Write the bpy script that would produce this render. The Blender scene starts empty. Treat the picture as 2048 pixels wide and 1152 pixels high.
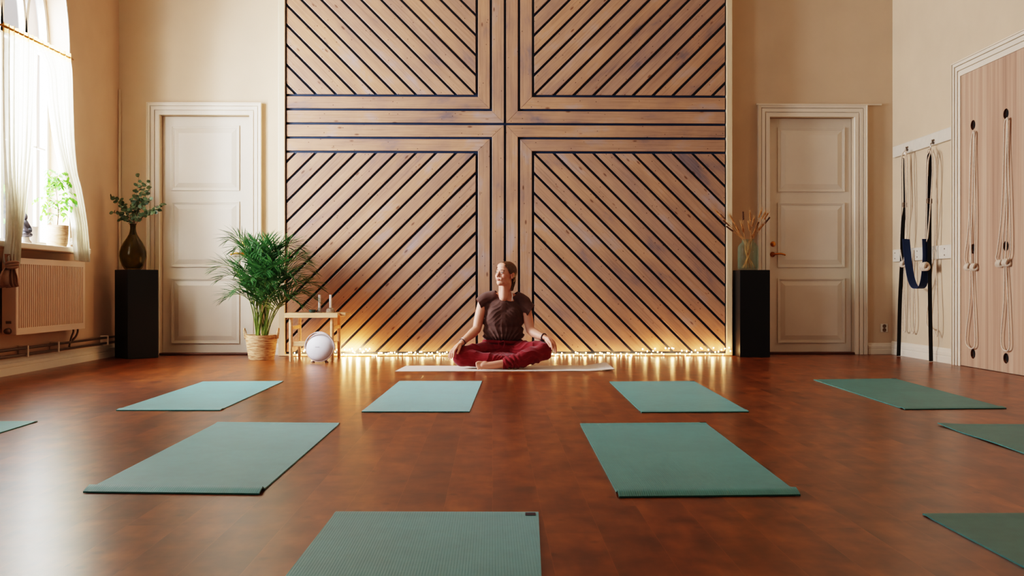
import bpy, bmesh, math, random
from mathutils import Vector, Matrix, noise
from mathutils.geometry import tessellate_polygon
random.seed(7)
R = math.radians
col = bpy.context.scene.collection
F = 2015.0          # focal length in pixels of a 2048 px wide frame
CAM_H = 0.66
YAW = R(1.11)
WY = 10.0           # back wall
XL, XR = -3.68, 4.0 # side walls
YF = -4.5           # wall behind the camera
ZC = 4.75           # ceiling

# ---------------------------------------------------------------- measuring helpers
def ray(px, py):
    x, y, z = (px-1024)/F, 1.0, -(py-576)/F
    return Vector((x*math.cos(YAW)+y*math.sin(YAW), -x*math.sin(YAW)+y*math.cos(YAW), z))
def onY(px, py, Y):
    d = ray(px, py); return Vector((0, 0, CAM_H)) + d*(Y/d.y)
def onX(px, py, X):
    d = ray(px, py); return Vector((0, 0, CAM_H)) + d*(X/d.x)
def onZ(px, py, Z=0.0):
    d = ray(px, py); return Vector((0, 0, CAM_H)) + d*((Z-CAM_H)/d.z)

def srgb(r, g, b):
    f = lambda c: (c/255/12.92) if c/255 <= .04045 else ((c/255+.055)/1.055)**2.4
    return (f(r), f(g), f(b), 1)

# ---------------------------------------------------------------- materials
class NT:
    def __init__(s, name):
        s.m = bpy.data.materials.new(name); s.m.use_nodes = True
        s.t = s.m.node_tree; s.b = s.t.nodes['Principled BSDF']; s.out = s.t.nodes['Material Output']
    def n(s, typ, **kw):
        nd = s.t.nodes.new(typ)
        for k, v in kw.items():
            if k in nd.inputs: nd.inputs[k].default_value = v
            else: setattr(nd, k, v)
        return nd
    def l(s, a, b): s.t.links.new(a, b)
    def set(s, **kw):
        for k, v in kw.items(): s.b.inputs[k.replace('_', ' ')].default_value = v
        return s
    def coords(s, kind='Object', scale=(1, 1, 1)):
        tc = s.n('ShaderNodeTexCoord'); mp = s.n('ShaderNodeMapping'); mp.inputs['Scale'].default_value = scale
        s.l(tc.outputs[kind], mp.inputs['Vector']); return mp.outputs['Vector']
    def noise(s, vec, scale, detail=4, rough=.55, dist=0):
        nd = s.n('ShaderNodeTexNoise'); nd.inputs['Scale'].default_value = scale; nd.inputs['Detail'].default_value = detail
        nd.inputs['Roughness'].default_value = rough; nd.inputs['Distortion'].default_value = dist
        s.l(vec, nd.inputs['Vector']); return nd.outputs['Fac']
    def ramp(s, fac, stops):
        nd = s.n('ShaderNodeValToRGB'); e = nd.color_ramp.elements
        e[0].position, e[0].color = stops[0]; e[1].position, e[1].color = stops[-1]
        for p, c in stops[1:-1]:
            x = e.new(p); x.color = c
        s.l(fac, nd.inputs['Fac']); return nd.outputs['Color']
    def mix(s, fac, a, b, mode='MIX'):
        nd = s.n('ShaderNodeMix', data_type='RGBA', blend_type=mode)
        for sock, v in ((nd.inputs[0], fac), (nd.inputs[6], a), (nd.inputs[7], b)):
            if isinstance(v, (int, float)): sock.default_value = v
            elif isinstance(v, tuple): sock.default_value = v
            else: s.l(v, sock)
        return nd.outputs[2]
    def math(s, op, a, b=None, c=None):
        nd = s.n('ShaderNodeMath', operation=op)
        for i, v in enumerate((a, b, c)):
            if v is None: continue
            if isinstance(v, (int, float)): nd.inputs[i].default_value = v
            else: s.l(v, nd.inputs[i])
        return nd.outputs[0]
    def bump(s, h, strength=.3, dist=.01):
        nd = s.n('ShaderNodeBump'); nd.inputs['Strength'].default_value = strength; nd.inputs['Distance'].default_value = dist
        s.l(h, nd.inputs['Height']); s.l(nd.outputs['Normal'], s.b.inputs['Normal'])
    def color(s, c): s.l(c, s.b.inputs['Base Color'])

def paint(name, c, rough=.6, var=.06, bump=.05, scale=3, spec=.3):
    t = NT(name); v = t.coords()
    f = t.noise(v, scale, 5)
    dark = tuple(x*(1-var) for x in c[:3])+(1,); lite = tuple(min(1, x*(1+var)) for x in c[:3])+(1,)
    t.color(t.ramp(f, [(.3, dark), (.7, lite)]))
    t.set(Roughness=rough, Specular_IOR_Level=spec)
    if bump: t.bump(t.noise(v, 160, 3), bump, .004)
    return t.m
def plain(name, c, rough=.5, metal=0, spec=.5, var=.04):
    t = NT(name); v = t.coords()
    f = t.noise(v, 25, 3)
    t.color(t.ramp(f, [(.3, tuple(x*(1-var) for x in c[:3])+(1,)), (.7, tuple(min(1, x*(1+var)) for x in c[:3])+(1,))]))
    t.set(Roughness=rough, Metallic=metal, Specular_IOR_Level=spec); return t.m
def wood(name, c1, c2, c3=None, scale=(3, 40, 40), rough=.5, coords='Object'):
    t = NT(name); v = t.coords(coords, scale)
    f = t.noise(v, 1.0, 6, .6, .6)
    st = [(.3, c1), (.7, c2)] if c3 is None else [(.25, c1), (.5, c2), (.75, c3)]
    t.color(t.ramp(f, st)); t.set(Roughness=rough); t.bump(f, .08, .002); return t.m

M = {}
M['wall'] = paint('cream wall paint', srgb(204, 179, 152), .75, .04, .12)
M['wall_shade'] = paint('shaded cream wall paint', srgb(190, 158, 132), .75, .04, .12)  # same wall, darkened in colour for the shade on the window side
M['trim'] = paint('cream gloss paint', srgb(224, 208, 188), .42, .02, .0)
M['doorpaint'] = paint('aged white door paint', srgb(222, 208, 190), .4, .03, .0)
M['wallplate'] = plain('white plastic', srgb(215, 203, 186), .4)
M['steel'] = plain('steel', srgb(170, 160, 150), .3, 1)
M['darksteel'] = plain('worn pipe metal', srgb(120, 98, 80), .4, .6)
M['brass'] = plain('brass', srgb(190, 130, 60), .3, 1)
M['darkgap'] = plain('navy backing paint', srgb(24, 40, 62), .45)
M['plinth'] = plain('matt black paint', srgb(10, 9, 10), .42, 0, .35)
M['threshold'] = wood('threshold wood', srgb(70, 35, 18), srgb(110, 58, 30))
M['birch'] = wood('birch', srgb(205, 158, 110), srgb(230, 190, 145), scale=(4, 60, 60), rough=.42)
M['framewood'] = wood('pale frame paint', srgb(205, 178, 142), srgb(222, 198, 165), scale=(30, 30, 2), rough=.5)
M['candle'] = plain('candle wax', srgb(235, 228, 220), .4)
M['rope'] = None

# floor: long planks running towards the far wall
def floor_mat():
    t = NT('varnished oak floor')
    tc = t.n('ShaderNodeTexCoord')
    sep = t.n('ShaderNodeSeparateXYZ'); t.l(tc.outputs['Object'], sep.inputs[0])
    W = .145
    xw = t.math('DIVIDE', sep.outputs['X'], W)
    idx = t.math('FLOOR', xw); fr = t.math('FRACT', xw)
    wn = t.n('ShaderNodeTexWhiteNoise', noise_dimensions='1D'); t.l(idx, wn.inputs['W'])
    off = t.math('MULTIPLY', wn.outputs['Value'], 7.3)
    yy = t.math('DIVIDE', t.math('ADD', sep.outputs['Y'], off), 1.9)
    yi = t.math('FLOOR', yy); yf = t.math('FRACT', yy)
    cmb = t.n('ShaderNodeCombineXYZ'); t.l(idx, cmb.inputs[0]); t.l(yi, cmb.inputs[1])
    wn2 = t.n('ShaderNodeTexWhiteNoise', noise_dimensions='2D'); t.l(cmb.outputs[0], wn2.inputs['Vector'])
    # per plank shifted grain
    gx = t.math('ADD', sep.outputs['X'], t.math('MULTIPLY', wn2.outputs['Value'], 31.0))
    gv = t.n('ShaderNodeCombineXYZ'); t.l(t.math('MULTIPLY', gx, 26), gv.inputs[0]); t.l(t.math('MULTIPLY', sep.outputs['Y'], 2.6), gv.inputs[1])
    grain = t.noise(gv.outputs[0], 1.0, 2.5, .6, .1)
    bv = t.n('ShaderNodeCombineXYZ'); t.l(t.math('MULTIPLY', gx, 7.5), bv.inputs[0]); t.l(t.math('MULTIPLY', sep.outputs['Y'], 5.5), bv.inputs[1])
    blotch = t.noise(bv.outputs[0], 1.0, 3, .6, .15)
    c = t.ramp(blotch, [(.27, srgb(76, 34, 9)), (.42, srgb(104, 50, 14)), (.56, srgb(126, 64, 19)), (.74, srgb(150, 82, 29))])
    g = t.ramp(grain, [(.3, (.72, .7, .68, 1)), (.55, (1, 1, 1, 1)), (.75, (1.12, 1.1, 1.05, 1))])
    c = t.mix(.65, c, g, 'MULTIPLY')
    tint = t.ramp(wn2.outputs['Value'], [(0, (.6, .58, .58, 1)), (.5, (1, .98, .96, 1)), (1, (1.35, 1.32, 1.25, 1))])
    c = t.mix(.6, c, tint, 'MULTIPLY')
    # dark knots / smudges
    kv = t.n('ShaderNodeCombineXYZ'); t.l(t.math('MULTIPLY', gx, 5), kv.inputs[0]); t.l(t.math('MULTIPLY', sep.outputs['Y'], 2.2), kv.inputs[1])
    vor = t.n('ShaderNodeTexVoronoi'); t.l(kv.outputs[0], vor.inputs['Vector']); vor.inputs['Scale'].default_value = 1.0
    kn = t.ramp(vor.outputs['Distance'], [(.05, (.3, .26, .24, 1)), (.3, (1, 1, 1, 1))])
    c = t.mix(.75, c, kn, 'MULTIPLY')
    kv2 = t.n('ShaderNodeCombineXYZ'); t.l(t.math('MULTIPLY', gx, 9), kv2.inputs[0]); t.l(t.math('MULTIPLY', sep.outputs['Y'], 7), kv2.inputs[1])
    vo2 = t.n('ShaderNodeTexVoronoi'); t.l(kv2.outputs[0], vo2.inputs['Vector']); vo2.inputs['Scale'].default_value = 1.0
    kn2 = t.ramp(vo2.outputs['Distance'], [(.06, (.3, .26, .24, 1)), (.16, (1, 1, 1, 1))])
    c = t.mix(t.math('MULTIPLY', t.math('GREATER_THAN', wn2.outputs['Value'], .45), .7), c, t.mix(1.0, c, kn2, 'MULTIPLY'))
    # seams: thin pale-orange lines with some dark
    e = t.math('ABSOLUTE', t.math('SUBTRACT', fr, .5))
    seam = t.math('GREATER_THAN', e, .491)
    e2 = t.math('ABSOLUTE', t.math('SUBTRACT', yf, .5))
    seam2 = t.math('GREATER_THAN', e2, .4993)
    c = t.mix(t.math('MULTIPLY', seam, .22), c, srgb(178, 100, 50))
    c = t.mix(t.math('MULTIPLY', seam2, .5), c, srgb(60, 26, 12))
    t.color(c)
    rf = t.ramp(t.noise(tc.outputs['Object'], 2.2, 2, .6), [(.3, (.278, .278, .278, 1)), (.7, (.30, .30, .30, 1))])
    t.l(rf, t.b.inputs['Roughness'])
    t.set(Specular_IOR_Level=.62)
    wav = t.noise(tc.outputs['Object'], 9, 3, .5)
    h = t.math('MULTIPLY', wav, .6)
    t.bump(h, .03, .01)
    return t.m
M['floor'] = floor_mat()

def board_mat():
    t = NT('rough sawn pine boards')
    uv = t.n('ShaderNodeUVMap', uv_map='UVMap'); at = t.n('ShaderNodeAttribute', attribute_name='rnd')
    sep = t.n('ShaderNodeSeparateXYZ'); t.l(uv.outputs[0], sep.inputs[0])
    r = at.outputs['Fac']
    off = t.math('MULTIPLY', r, 57.0)
    def vec(su, sv):
        c = t.n('ShaderNodeCombineXYZ')
        t.l(t.math('MULTIPLY', t.math('ADD', sep.outputs[0], off), su), c.inputs[0]); t.l(t.math('MULTIPLY', sep.outputs[1], sv), c.inputs[1]); t.l(off, c.inputs[2])
        return c.outputs[0]
    grain = t.noise(vec(2.2, 75), 1, 2.5, .6, .4)
    blot = t.noise(vec(1.7, 3.6), 1, 5, .6, .3)
    base = t.ramp(blot, [(.28, srgb(112, 98, 100)), (.4, srgb(152, 118, 99)), (.58, srgb(170, 131, 104)), (.72, srgb(160, 142, 138))])
    g = t.ramp(grain, [(.32, (.7, .68, .66, 1)), (.5, (1, 1, 1, 1)), (.7, (1.1, 1.1, 1.1, 1))])
    c = t.mix(.7, base, g, 'MULTIPLY')
    tint = t.ramp(r, [(0, (.82, .82, .86, 1)), (.25, (1.04, .98, .9, 1)), (.5, (.94, .95, 1.02, 1)), (.75, (1.08, .98, .84, 1)), (1, (.9, .86, .84, 1))])
    c = t.mix(.75, c, tint, 'MULTIPLY')
    v1 = t.n('ShaderNodeTexVoronoi'); t.l(vec(3.2, 8.5), v1.inputs['Vector']); v1.inputs['Scale'].default_value = 1.25
    k1 = t.ramp(v1.outputs['Distance'], [(.05, (.25, .17, .13, 1)), (.085, (.62, .5, .45, 1)), (.12, (1, 1, 1, 1))])
    c = t.mix(.8, c, k1, 'MULTIPLY')
    v2 = t.n('ShaderNodeTexVoronoi'); t.l(vec(14, 21), v2.inputs['Vector']); v2.inputs['Scale'].default_value = 1
    k2 = t.ramp(v2.outputs['Distance'], [(.07, (.2, .14, .12, 1)), (.10, (1, 1, 1, 1))])
    sel = t.noise(vec(3, 6), 1, 1)
    c = t.mix(t.math('GREATER_THAN', sel, .4), c, t.mix(.9, c, k2, 'MULTIPLY'))
    t.color(c); t.set(Roughness=.5, Specular_IOR_Level=.5); t.bump(grain, .25, .002)
    return t.m
M['board'] = board_mat()

def veneer():
    t = NT('striped oak veneer')
    v = t.coords('Object', (1, 16, .25)); a = t.noise(v, 1, 4, .6)
    v2 = t.coords('Object', (1, 110, 1.6)); b = t.noise(v2, 1, 5, .6)
    c = t.ramp(a, [(.3, srgb(158, 120, 100)), (.5, srgb(186, 150, 126)), (.7, srgb(202, 172, 148))])
    c = t.mix(.5, c, t.ramp(b, [(.3, (.75, .72, .7, 1)), (.6, (1, 1, 1, 1))]), 'MULTIPLY')
    t.color(c); t.set(Roughness=.5); t.bump(b, .1, .002); return t.m
M['veneer'] = veneer()

def mat_mat(name, c, ribs=True, sheen=.4):
    t = NT(name); v = t.coords()
    f = t.noise(v, 2.5, 5, .6)
    f2 = t.noise(t.coords('Object', (1, 1, 1)), 14, 6, .7)
    cc = t.ramp(f, [(.3, tuple(x*.88 for x in c[:3])+(1,)), (.7, tuple(x*1.1 for x in c[:3])+(1,))])
    cc = t.mix(.5, cc, t.ramp(f2, [(.35, (.86, .86, .86, 1)), (.72, (1.35, 1.25, 1.25, 1))]), 'MULTIPLY')
    t.color(cc); t.set(Roughness=.45, Specular_IOR_Level=.5, Sheen_Weight=sheen, Sheen_Roughness=.4)
    t.b.inputs['Sheen Tint'].default_value = (.85, .95, 1, 1)
    if ribs:
        sep = t.n('ShaderNodeSeparateXYZ'); tc = t.n('ShaderNodeTexCoord'); t.l(tc.outputs['Object'], sep.inputs[0])
        w = t.math('SINE', t.math('MULTIPLY', sep.outputs['X'], 900)); w2 = t.math('SINE', t.math('MULTIPLY', sep.outputs['Y'], 900))
        t.bump(w, .16, .0015)
    return t.m
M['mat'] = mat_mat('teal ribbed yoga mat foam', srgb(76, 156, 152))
M['mat_half_shade'] = mat_mat('half shade teal ribbed yoga mat foam', srgb(66, 140, 132), sheen=.12)  # same foam, weaker window light put into the colour
M['mat_shaded'] = mat_mat('shaded teal ribbed yoga mat foam', srgb(60, 122, 116), sheen=.0)  # same foam, shade far from the windows put into the colour
M['creammat'] = mat_mat('cream felt mat', srgb(222, 206, 186), False)
M['tag'] = plain('dark plum label', srgb(60, 45, 60), .6)

def leaf(name, c1, c2, rough=.4, trans=.35):
    t = NT(name); v = t.coords()
    f = t.noise(v, 22, 3)
    c = t.ramp(f, [(.3, c1), (.7, c2)]); t.color(c); t.set(Roughness=rough, Specular_IOR_Level=.4)
    tr = t.n('ShaderNodeBsdfTranslucent'); t.l(c, tr.inputs['Color'])
    mx = t.n('ShaderNodeMixShader'); mx.inputs[0].default_value = trans
    t.l(t.b.outputs[0], mx.inputs[1]); t.l(tr.outputs[0], mx.inputs[2]); t.l(mx.outputs[0], t.out.inputs['Surface'])
    return t.m
M['palm'] = leaf('palm leaf', srgb(30, 66, 38), srgb(80, 120, 64))
M['palmstem'] = leaf('palm stem', srgb(86, 110, 40), srgb(130, 140, 60), trans=.1)
M['euca'] = leaf('eucalyptus leaf', srgb(48, 66, 46), srgb(88, 98, 62), .55, .2)
M['twig'] = leaf('twig', srgb(80, 58, 36), srgb(110, 80, 48), .6, .05)
M['sillleaf'] = leaf('bright green leaf', srgb(40, 90, 28), srgb(96, 150, 40), .45, .4)
M['wheat'] = leaf('dry wheat', srgb(176, 118, 66), srgb(216, 160, 100), .7, .25)
M['wheatdark'] = leaf('dark dried seed', srgb(70, 44, 30), srgb(110, 70, 44), .7, .1)
M['linen'] = leaf('sheer linen curtain', srgb(206, 198, 176), srgb(222, 214, 194), .8, .30)
def sheer(m):
    nt = m.node_tree; out = nt.nodes['Material Output']; src = out.inputs['Surface'].links[0].from_socket
    tr = nt.nodes.new('ShaderNodeBsdfTransparent'); mx = nt.nodes.new('ShaderNodeMixShader'); mx.inputs[0].default_value = .16
    nt.links.new(src, mx.inputs[1]); nt.links.new(tr.outputs[0], mx.inputs[2]); nt.links.new(mx.outputs[0], out.inputs['Surface'])
sheer(M['linen'])
M['linenband'] = leaf('tan curtain heading', srgb(196, 150, 96), srgb(222, 180, 124), .8, .4)
M['soil'] = plain('potting soil', srgb(40, 26, 18), .9)

def wicker(name, c1, c2, axis=70):
    t = NT(name)
    v = t.coords('Object', (14, 14, axis)); f = t.noise(v, 1, 4, .6, .4)
    c = t.ramp(f, [(.33, c1), (.62, c2)])
    t.color(c); t.set(Roughness=.75); t.bump(f, .6, .006); return t.m
M['wicker'] = wicker('woven seagrass basket', srgb(150, 96, 52), srgb(226, 186, 140), 130)
M['wickerpale'] = wicker('woven pot', srgb(180, 136, 96), srgb(232, 205, 170))

def glass(name, c, rough=.03, alpha=.35, edge=.6, tint=(.9, .9, .9)):
    t = NT(name)
    t.set(Roughness=rough, Base_Color=c, Specular_IOR_Level=.8)
    f = t.noise(t.coords(), 6, 2); t.color(t.ramp(f, [(.3, tuple(x*.9 for x in c[:3])+(1,)), (.7, c)]))
    tr = t.n('ShaderNodeBsdfTransparent'); tr.inputs[0].default_value = (*tint, 1)
    lw = t.n('ShaderNodeLayerWeight'); lw.inputs['Blend'].default_value = .3
    k = t.math('ADD', t.math('MULTIPLY', lw.outputs['Facing'], edge), alpha)
    mx = t.n('ShaderNodeMixShader'); t.l(k, mx.inputs[0])
    t.l(tr.outputs[0], mx.inputs[1]); t.l(t.b.outputs[0], mx.inputs[2]); t.l(mx.outputs[0], t.out.inputs['Surface'])
    return t.m
M['vaseglass'] = glass('olive green glass', srgb(60, 54, 22), .05, .12, .4, (.66, .60, .34))
M['jarglass'] = glass('pale green clear glass', srgb(150, 170, 150), .03, .01, .22, (.93, .965, .935))
M['candleglass'] = glass('clear glass holder', srgb(200, 190, 175), .05, .2)
def pane():
    t = NT('window glass'); t.set(Roughness=.02, Base_Color=(1, 1, 1, 1))
    f = t.noise(t.coords(), 2, 1)
    tr = t.n('ShaderNodeBsdfTransparent'); tr.inputs[0].default_value = (.97, .98, 1, 1)
    gl = t.n('ShaderNodeBsdfGlossy'); gl.inputs['Roughness'].default_value = .03
    lw = t.n('ShaderNodeLayerWeight'); lw.inputs['Blend'].default_value = .15
    mx = t.n('ShaderNodeMixShader'); t.l(t.math('MULTIPLY', lw.outputs['Fresnel'], t.math('ADD', t.math('MULTIPLY', f, .2), .5)), mx.inputs[0])
    t.l(tr.outputs[0], mx.inputs[1]); t.l(gl.outputs[0], mx.inputs[2]); t.l(mx.outputs[0], t.out.inputs['Surface'])
    return t.m
M['pane'] = pane()
M['whiteframe'] = paint('white window paint', srgb(226, 222, 214), .45, .02, 0)
M['radiator'] = paint('cream radiator enamel', srgb(214, 184, 158), .35, .02, 0)
M['webbing'] = plain('black webbing', srgb(16, 15, 18), .8)
M['blue'] = plain('blue sling webbing', srgb(24, 52, 96), .75)
M['holewood'] = wood('cut plywood edge', srgb(80, 44, 26), srgb(130, 78, 48))
M['dark'] = plain('dark void', srgb(20, 12, 8), .9)
M['speaker'] = plain('pale grey speaker cloth', srgb(206, 200, 202), .55)
M['speakerband'] = plain('bronze speaker band', srgb(170, 138, 124), .35, .4)
M['greylogo'] = plain('grey print', srgb(120, 112, 112), .5)
M['stone'] = plain('grey stone figure', srgb(92, 92, 104), .8, var=.25)
M['teal'] = plain('teal glazed bowl', srgb(52, 74, 70), .3)
M['mosaic'] = wicker('speckled holder', srgb(90, 66, 50), srgb(200, 176, 150), 30)
M['wire'] = plain('dark copper wire', srgb(60, 36, 22), .6, .2)
def emit(name, c, s):
    t = NT(name); f = t.noise(t.coords(), 5, 1)
    t.set(Emission_Strength=s, Base_Color=c); t.l(t.ramp(f, [(0, c), (1, c)]), t.b.inputs['Emission Color']); return t.m
M['bulb'] = emit('warm bulb', (1, .72, .38, 1), 40)
def cloth(name, c, rough=.85, var=.12, sc=18):
    t = NT(name); v = t.coords(); f = t.noise(v, sc, 5, .65)
    t.color(t.ramp(f, [(.3, tuple(x*(1-var) for x in c[:3])+(1,)), (.7, tuple(x*(1+var) for x in c[:3])+(1,))]))
    t.set(Roughness=rough, Specular_IOR_Level=.2, Sheen_Weight=.15); t.bump(t.noise(v, 300, 3), .2, .002); return t.m
M['rope'] = cloth('cotton rope', srgb(214, 192, 170), .8, .15, 60)
M['shirt'] = cloth('brown jersey', srgb(88, 60, 52))
M['trousers'] = cloth('dark red cotton', srgb(120, 20, 28))
M['towel'] = cloth('dark tail of curtain', srgb(150, 112, 84))
def skinmat():
    t = NT('skin'); at = t.n('ShaderNodeAttribute', attribute_name='tone')
    f = t.noise(t.coords(), 30, 4)
    c = t.mix(.35, at.outputs['Color'], t.ramp(f, [(.3, (.88, .84, .82, 1)), (.7, (1.06, 1.06, 1.06, 1))]), 'MULTIPLY')
    t.color(c); t.set(Roughness=.5, Subsurface_Weight=.12, Specular_IOR_Level=.35)
    t.b.inputs['Subsurface Radius'].default_value = (.012, .005, .003); return t.m
M['skin'] = skinmat()
def hairmat():
    t = NT('hair'); v = t.coords('Object', (1, 1, 1)); 
    f = t.noise(t.coords('Object', (60, 22, 60)), 3, 5, .6)
    t.color(t.ramp(f, [(.3, srgb(52, 34, 22)), (.55, srgb(104, 72, 44)), (.75, srgb(140, 104, 66))])); t.set(Roughness=.42)
    t.bump(f, .15, .001); return t.m
M['hair'] = hairmat()
M['eye'] = plain('eye white', srgb(214, 206, 200), .2)
M['iris'] = plain('grey green iris', srgb(60, 72, 66), .15)
M['brow'] = plain('eyebrow', srgb(104, 70, 50), .8)
M['lash'] = plain('lash line', srgb(50, 34, 28), .8)
M['bracelet'] = plain('dark beads', srgb(50, 36, 44), .4)
M['silver'] = plain('silver chain', srgb(200, 190, 180), .3, .9)

# ---------------------------------------------------------------- mesh builder
class MB:
    def __init__(s): s.v = []; s.f = []; s.uv = {}; s.rnd = {}; s.mi = {}
    def add(s, verts, faces, uvs=None, rnd=None, mi=0):
        o = len(s.v); s.v += [Vector(p) for p in verts]
        for k, f in enumerate(faces):
            i = len(s.f); s.f.append([o+a for a in f])
            if uvs: s.uv[i] = [uvs[a] for a in f]
            if rnd is not None: s.rnd[i] = rnd
            if mi: s.mi[i] = mi
        return s
    def box(s, lo, hi, mat=None, rnd=None, mi=0):
        x0, y0, z0 = lo; x1, y1, z1 = hi
        v = [Vector(p) for p in ((x0,y0,z0),(x1,y0,z0),(x1,y1,z0),(x0,y1,z0),(x0,y0,z1),(x1,y0,z1),(x1,y1,z1),(x0,y1,z1))]
        if mat: v = [mat @ p for p in v]
        return s.add(v, [(3,2,1,0),(4,5,6,7),(0,1,5,4),(1,2,6,5),(2,3,7,6),(3,0,4,7)], mi=mi, rnd=rnd)
    def bbox(s, lo, hi, b=.004, mat=None, mi=0):
        """box with chamfered edges"""
        lo, hi = Vector(lo), Vector(hi); bm = bmesh.new()
        bmesh.ops.create_cube(bm, size=1)
        c = (lo+hi)/2; d = hi-lo
        for v in bm.verts: v.co = Vector((c.x+v.co.x*d.x, c.y+v.co.y*d.y, c.z+v.co.z*d.z))
        b = min(b, min(d)*.45)
        bmesh.ops.bevel(bm, geom=bm.edges[:], offset=b, segments=2, affect='EDGES', profile=.5)
        bm.verts.index_update(); vs = [(mat @ v.co) if mat else v.co.copy() for v in bm.verts]
        fs = [[v.index for v in f.verts] for f in bm.faces]; bm.free()
        return s.add(vs, fs, mi=mi)
    def tube(s, pts, rad, n=8, cap=True, mi=0, flat=1.0, closed=False):
        pts = [Vector(p) for p in pts]; m = len(pts)
        if isinstance(rad, (int, float)): rad = [rad]*m
        vs = []; up = None
        for i, p in enumerate(pts):
            if closed: t = pts[(i+1) % m]-pts[i-1]
            else: t = pts[min(i+1, m-1)]-pts[max(i-1, 0)]
            t = t.normalized() if t.length > 1e-9 else Vector((0,0,1))
            if up is None:
                up = Vector((0,0,1)) if abs(t.z) < .9 else Vector((0,1,0))
            a = t.cross(up); a = a.normalized() if a.length > 1e-6 else t.orthogonal().normalized()
            b = a.cross(t).normalized(); up = b
            for k in range(n):
                th = 2*math.pi*k/n; vs.append(p + a*math.cos(th)*rad[i] + b*math.sin(th)*rad[i]*flat)
        fs = []
        for i in range(m if closed else m-1):
            j = (i+1) % m
            for k in range(n): fs.append((i*n+k, i*n+(k+1) % n, j*n+(k+1) % n, j*n+k))
        if cap and not closed:
            fs.append(tuple(range(n))[::-1]); fs.append(tuple((m-1)*n+k for k in range(n)))
        return s.add(vs, fs, mi=mi)
    def lathe(s, prof, c=(0,0,0), n=32, mi=0, mat=None, cap=True):
        c = Vector(c); vs = []; fs = []
        for r, z in prof:
            for k in range(n):
                th = 2*math.pi*k/n; p = Vector((r*math.cos(th), r*math.sin(th), z))
                vs.append(c + ((mat @ p) if mat else p))
        m = len(prof)
        for i in range(m-1):
            for k in range(n): fs.append((i*n+k, i*n+(k+1) % n, (i+1)*n+(k+1) % n, (i+1)*n+k))
        if cap:
            fs.append(tuple(range(n))[::-1]); fs.append(tuple((m-1)*n+k for k in range(n)))
        return s.add(vs, fs, mi=mi)
    def ball(s, c, r, n=12, m=8, mat=None, mi=0):
        if isinstance(r, (int, float)): r = (r, r, r)
        c = Vector(c); vs = []; fs = []
        for i in range(1, m):
            ph = math.pi*i/m
            for k in range(n):
                th = 2*math.pi*k/n; p = Vector((r[0]*math.sin(ph)*math.cos(th), r[1]*math.sin(ph)*math.sin(th), r[2]*math.cos(ph)))
                vs.append(c+((mat @ p) if mat else p))
        for q in (Vector((0,0,r[2])), Vector((0,0,-r[2]))): vs.append(c+((mat @ q) if mat else q))
        a, b = len(vs)-2, len(vs)-1
        for i in range(m-2):
            for k in range(n): fs.append((i*n+k, (i+1)*n+k, (i+1)*n+(k+1) % n, i*n+(k+1) % n))
        for k in range(n): fs.append((a, k, (k+1) % n)); fs.append((b, (m-2)*n+(k+1) % n, (m-2)*n+k))
        return s.add(vs, fs, mi=mi)
    def build(s, name, mats, parent=None, smooth=False, loc=None, autosmooth=None):
        me = bpy.data.meshes.new(name)
        off = Vector(loc) if loc is not None else Vector((0,0,0))
        me.from_pydata([v-off for v in s.v], [], s.f); me.update()
        if s.uv:
            ul = me.uv_layers.new(name='UVMap')
            for p in me.polygons:
                if p.index in s.uv:
                    for k, li in enumerate(p.loop_indices): ul.data[li].uv = s.uv[p.index][k]
        if s.rnd:
            a = me.attributes.new('rnd', 'FLOAT', 'FACE')
            for i, r in s.rnd.items(): a.data[i].value = r
        if not isinstance(mats, (list, tuple)): mats = [mats]
        for m in mats: me.materials.append(m)
        for i, k in s.mi.items(): me.polygons[i].material_index = k
        bm = bmesh.new(); bm.from_mesh(me); bmesh.ops.recalc_face_normals(bm, faces=bm.faces); bm.to_mesh(me); bm.free()
        if smooth:
            for p in me.polygons: p.use_smooth = True
            if autosmooth: me.set_sharp_from_angle(angle=R(autosmooth))
        o = bpy.data.objects.new(name, me); col.objects.link(o)
        if parent is not None:
            o.parent = parent
            w = Vector((0,0,0)); q = parent
            while q is not None: w += q.location; q = q.parent
            o.location = off - w
        else: o.location = off
        return o

def tag(o, label, cat, group=None, kind=None):
    o['label'] = label
    if cat: o['category'] = cat
    if group: o['group'] = group
    if kind: o['kind'] = kind
    return o
def thing(name, loc, label, cat, group=None, kind=None):
    e = bpy.data.objects.new(name, None); e.empty_display_size = .1; col.objects.link(e); e.location = Vector(loc)
    return tag(e, label, cat, group, kind)
def struct(o, label=None):
    o['kind'] = 'structure'
    if label: o['label'] = label
    return o
def bez(p0, p1, p2, p3, n=12):
    p0, p1, p2, p3 = map(Vector, (p0, p1, p2, p3)); out = []
    for i in range(n+1):
        t = i/n; out.append(p0*(1-t)**3+p1*3*t*(1-t)**2+p2*3*t*t*(1-t)+p3*t**3)
    return out
def catmull(pts, k=6):
    pts = [Vector(p) for p in pts]; out = []
    P = [pts[0]*2-pts[1]]+pts+[pts[-1]*2-pts[-2]]
    for i in range(1, len(P)-2):
        a, b, c, d = P[i-1:i+3]
        for j in range(k):
            t = j/k
            out.append(.5*((2*b)+(c-a)*t+(2*a-5*b+4*c-d)*t*t+(3*b-a-3*c+d)*t**3))
    out.append(pts[-1]); return out
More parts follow.
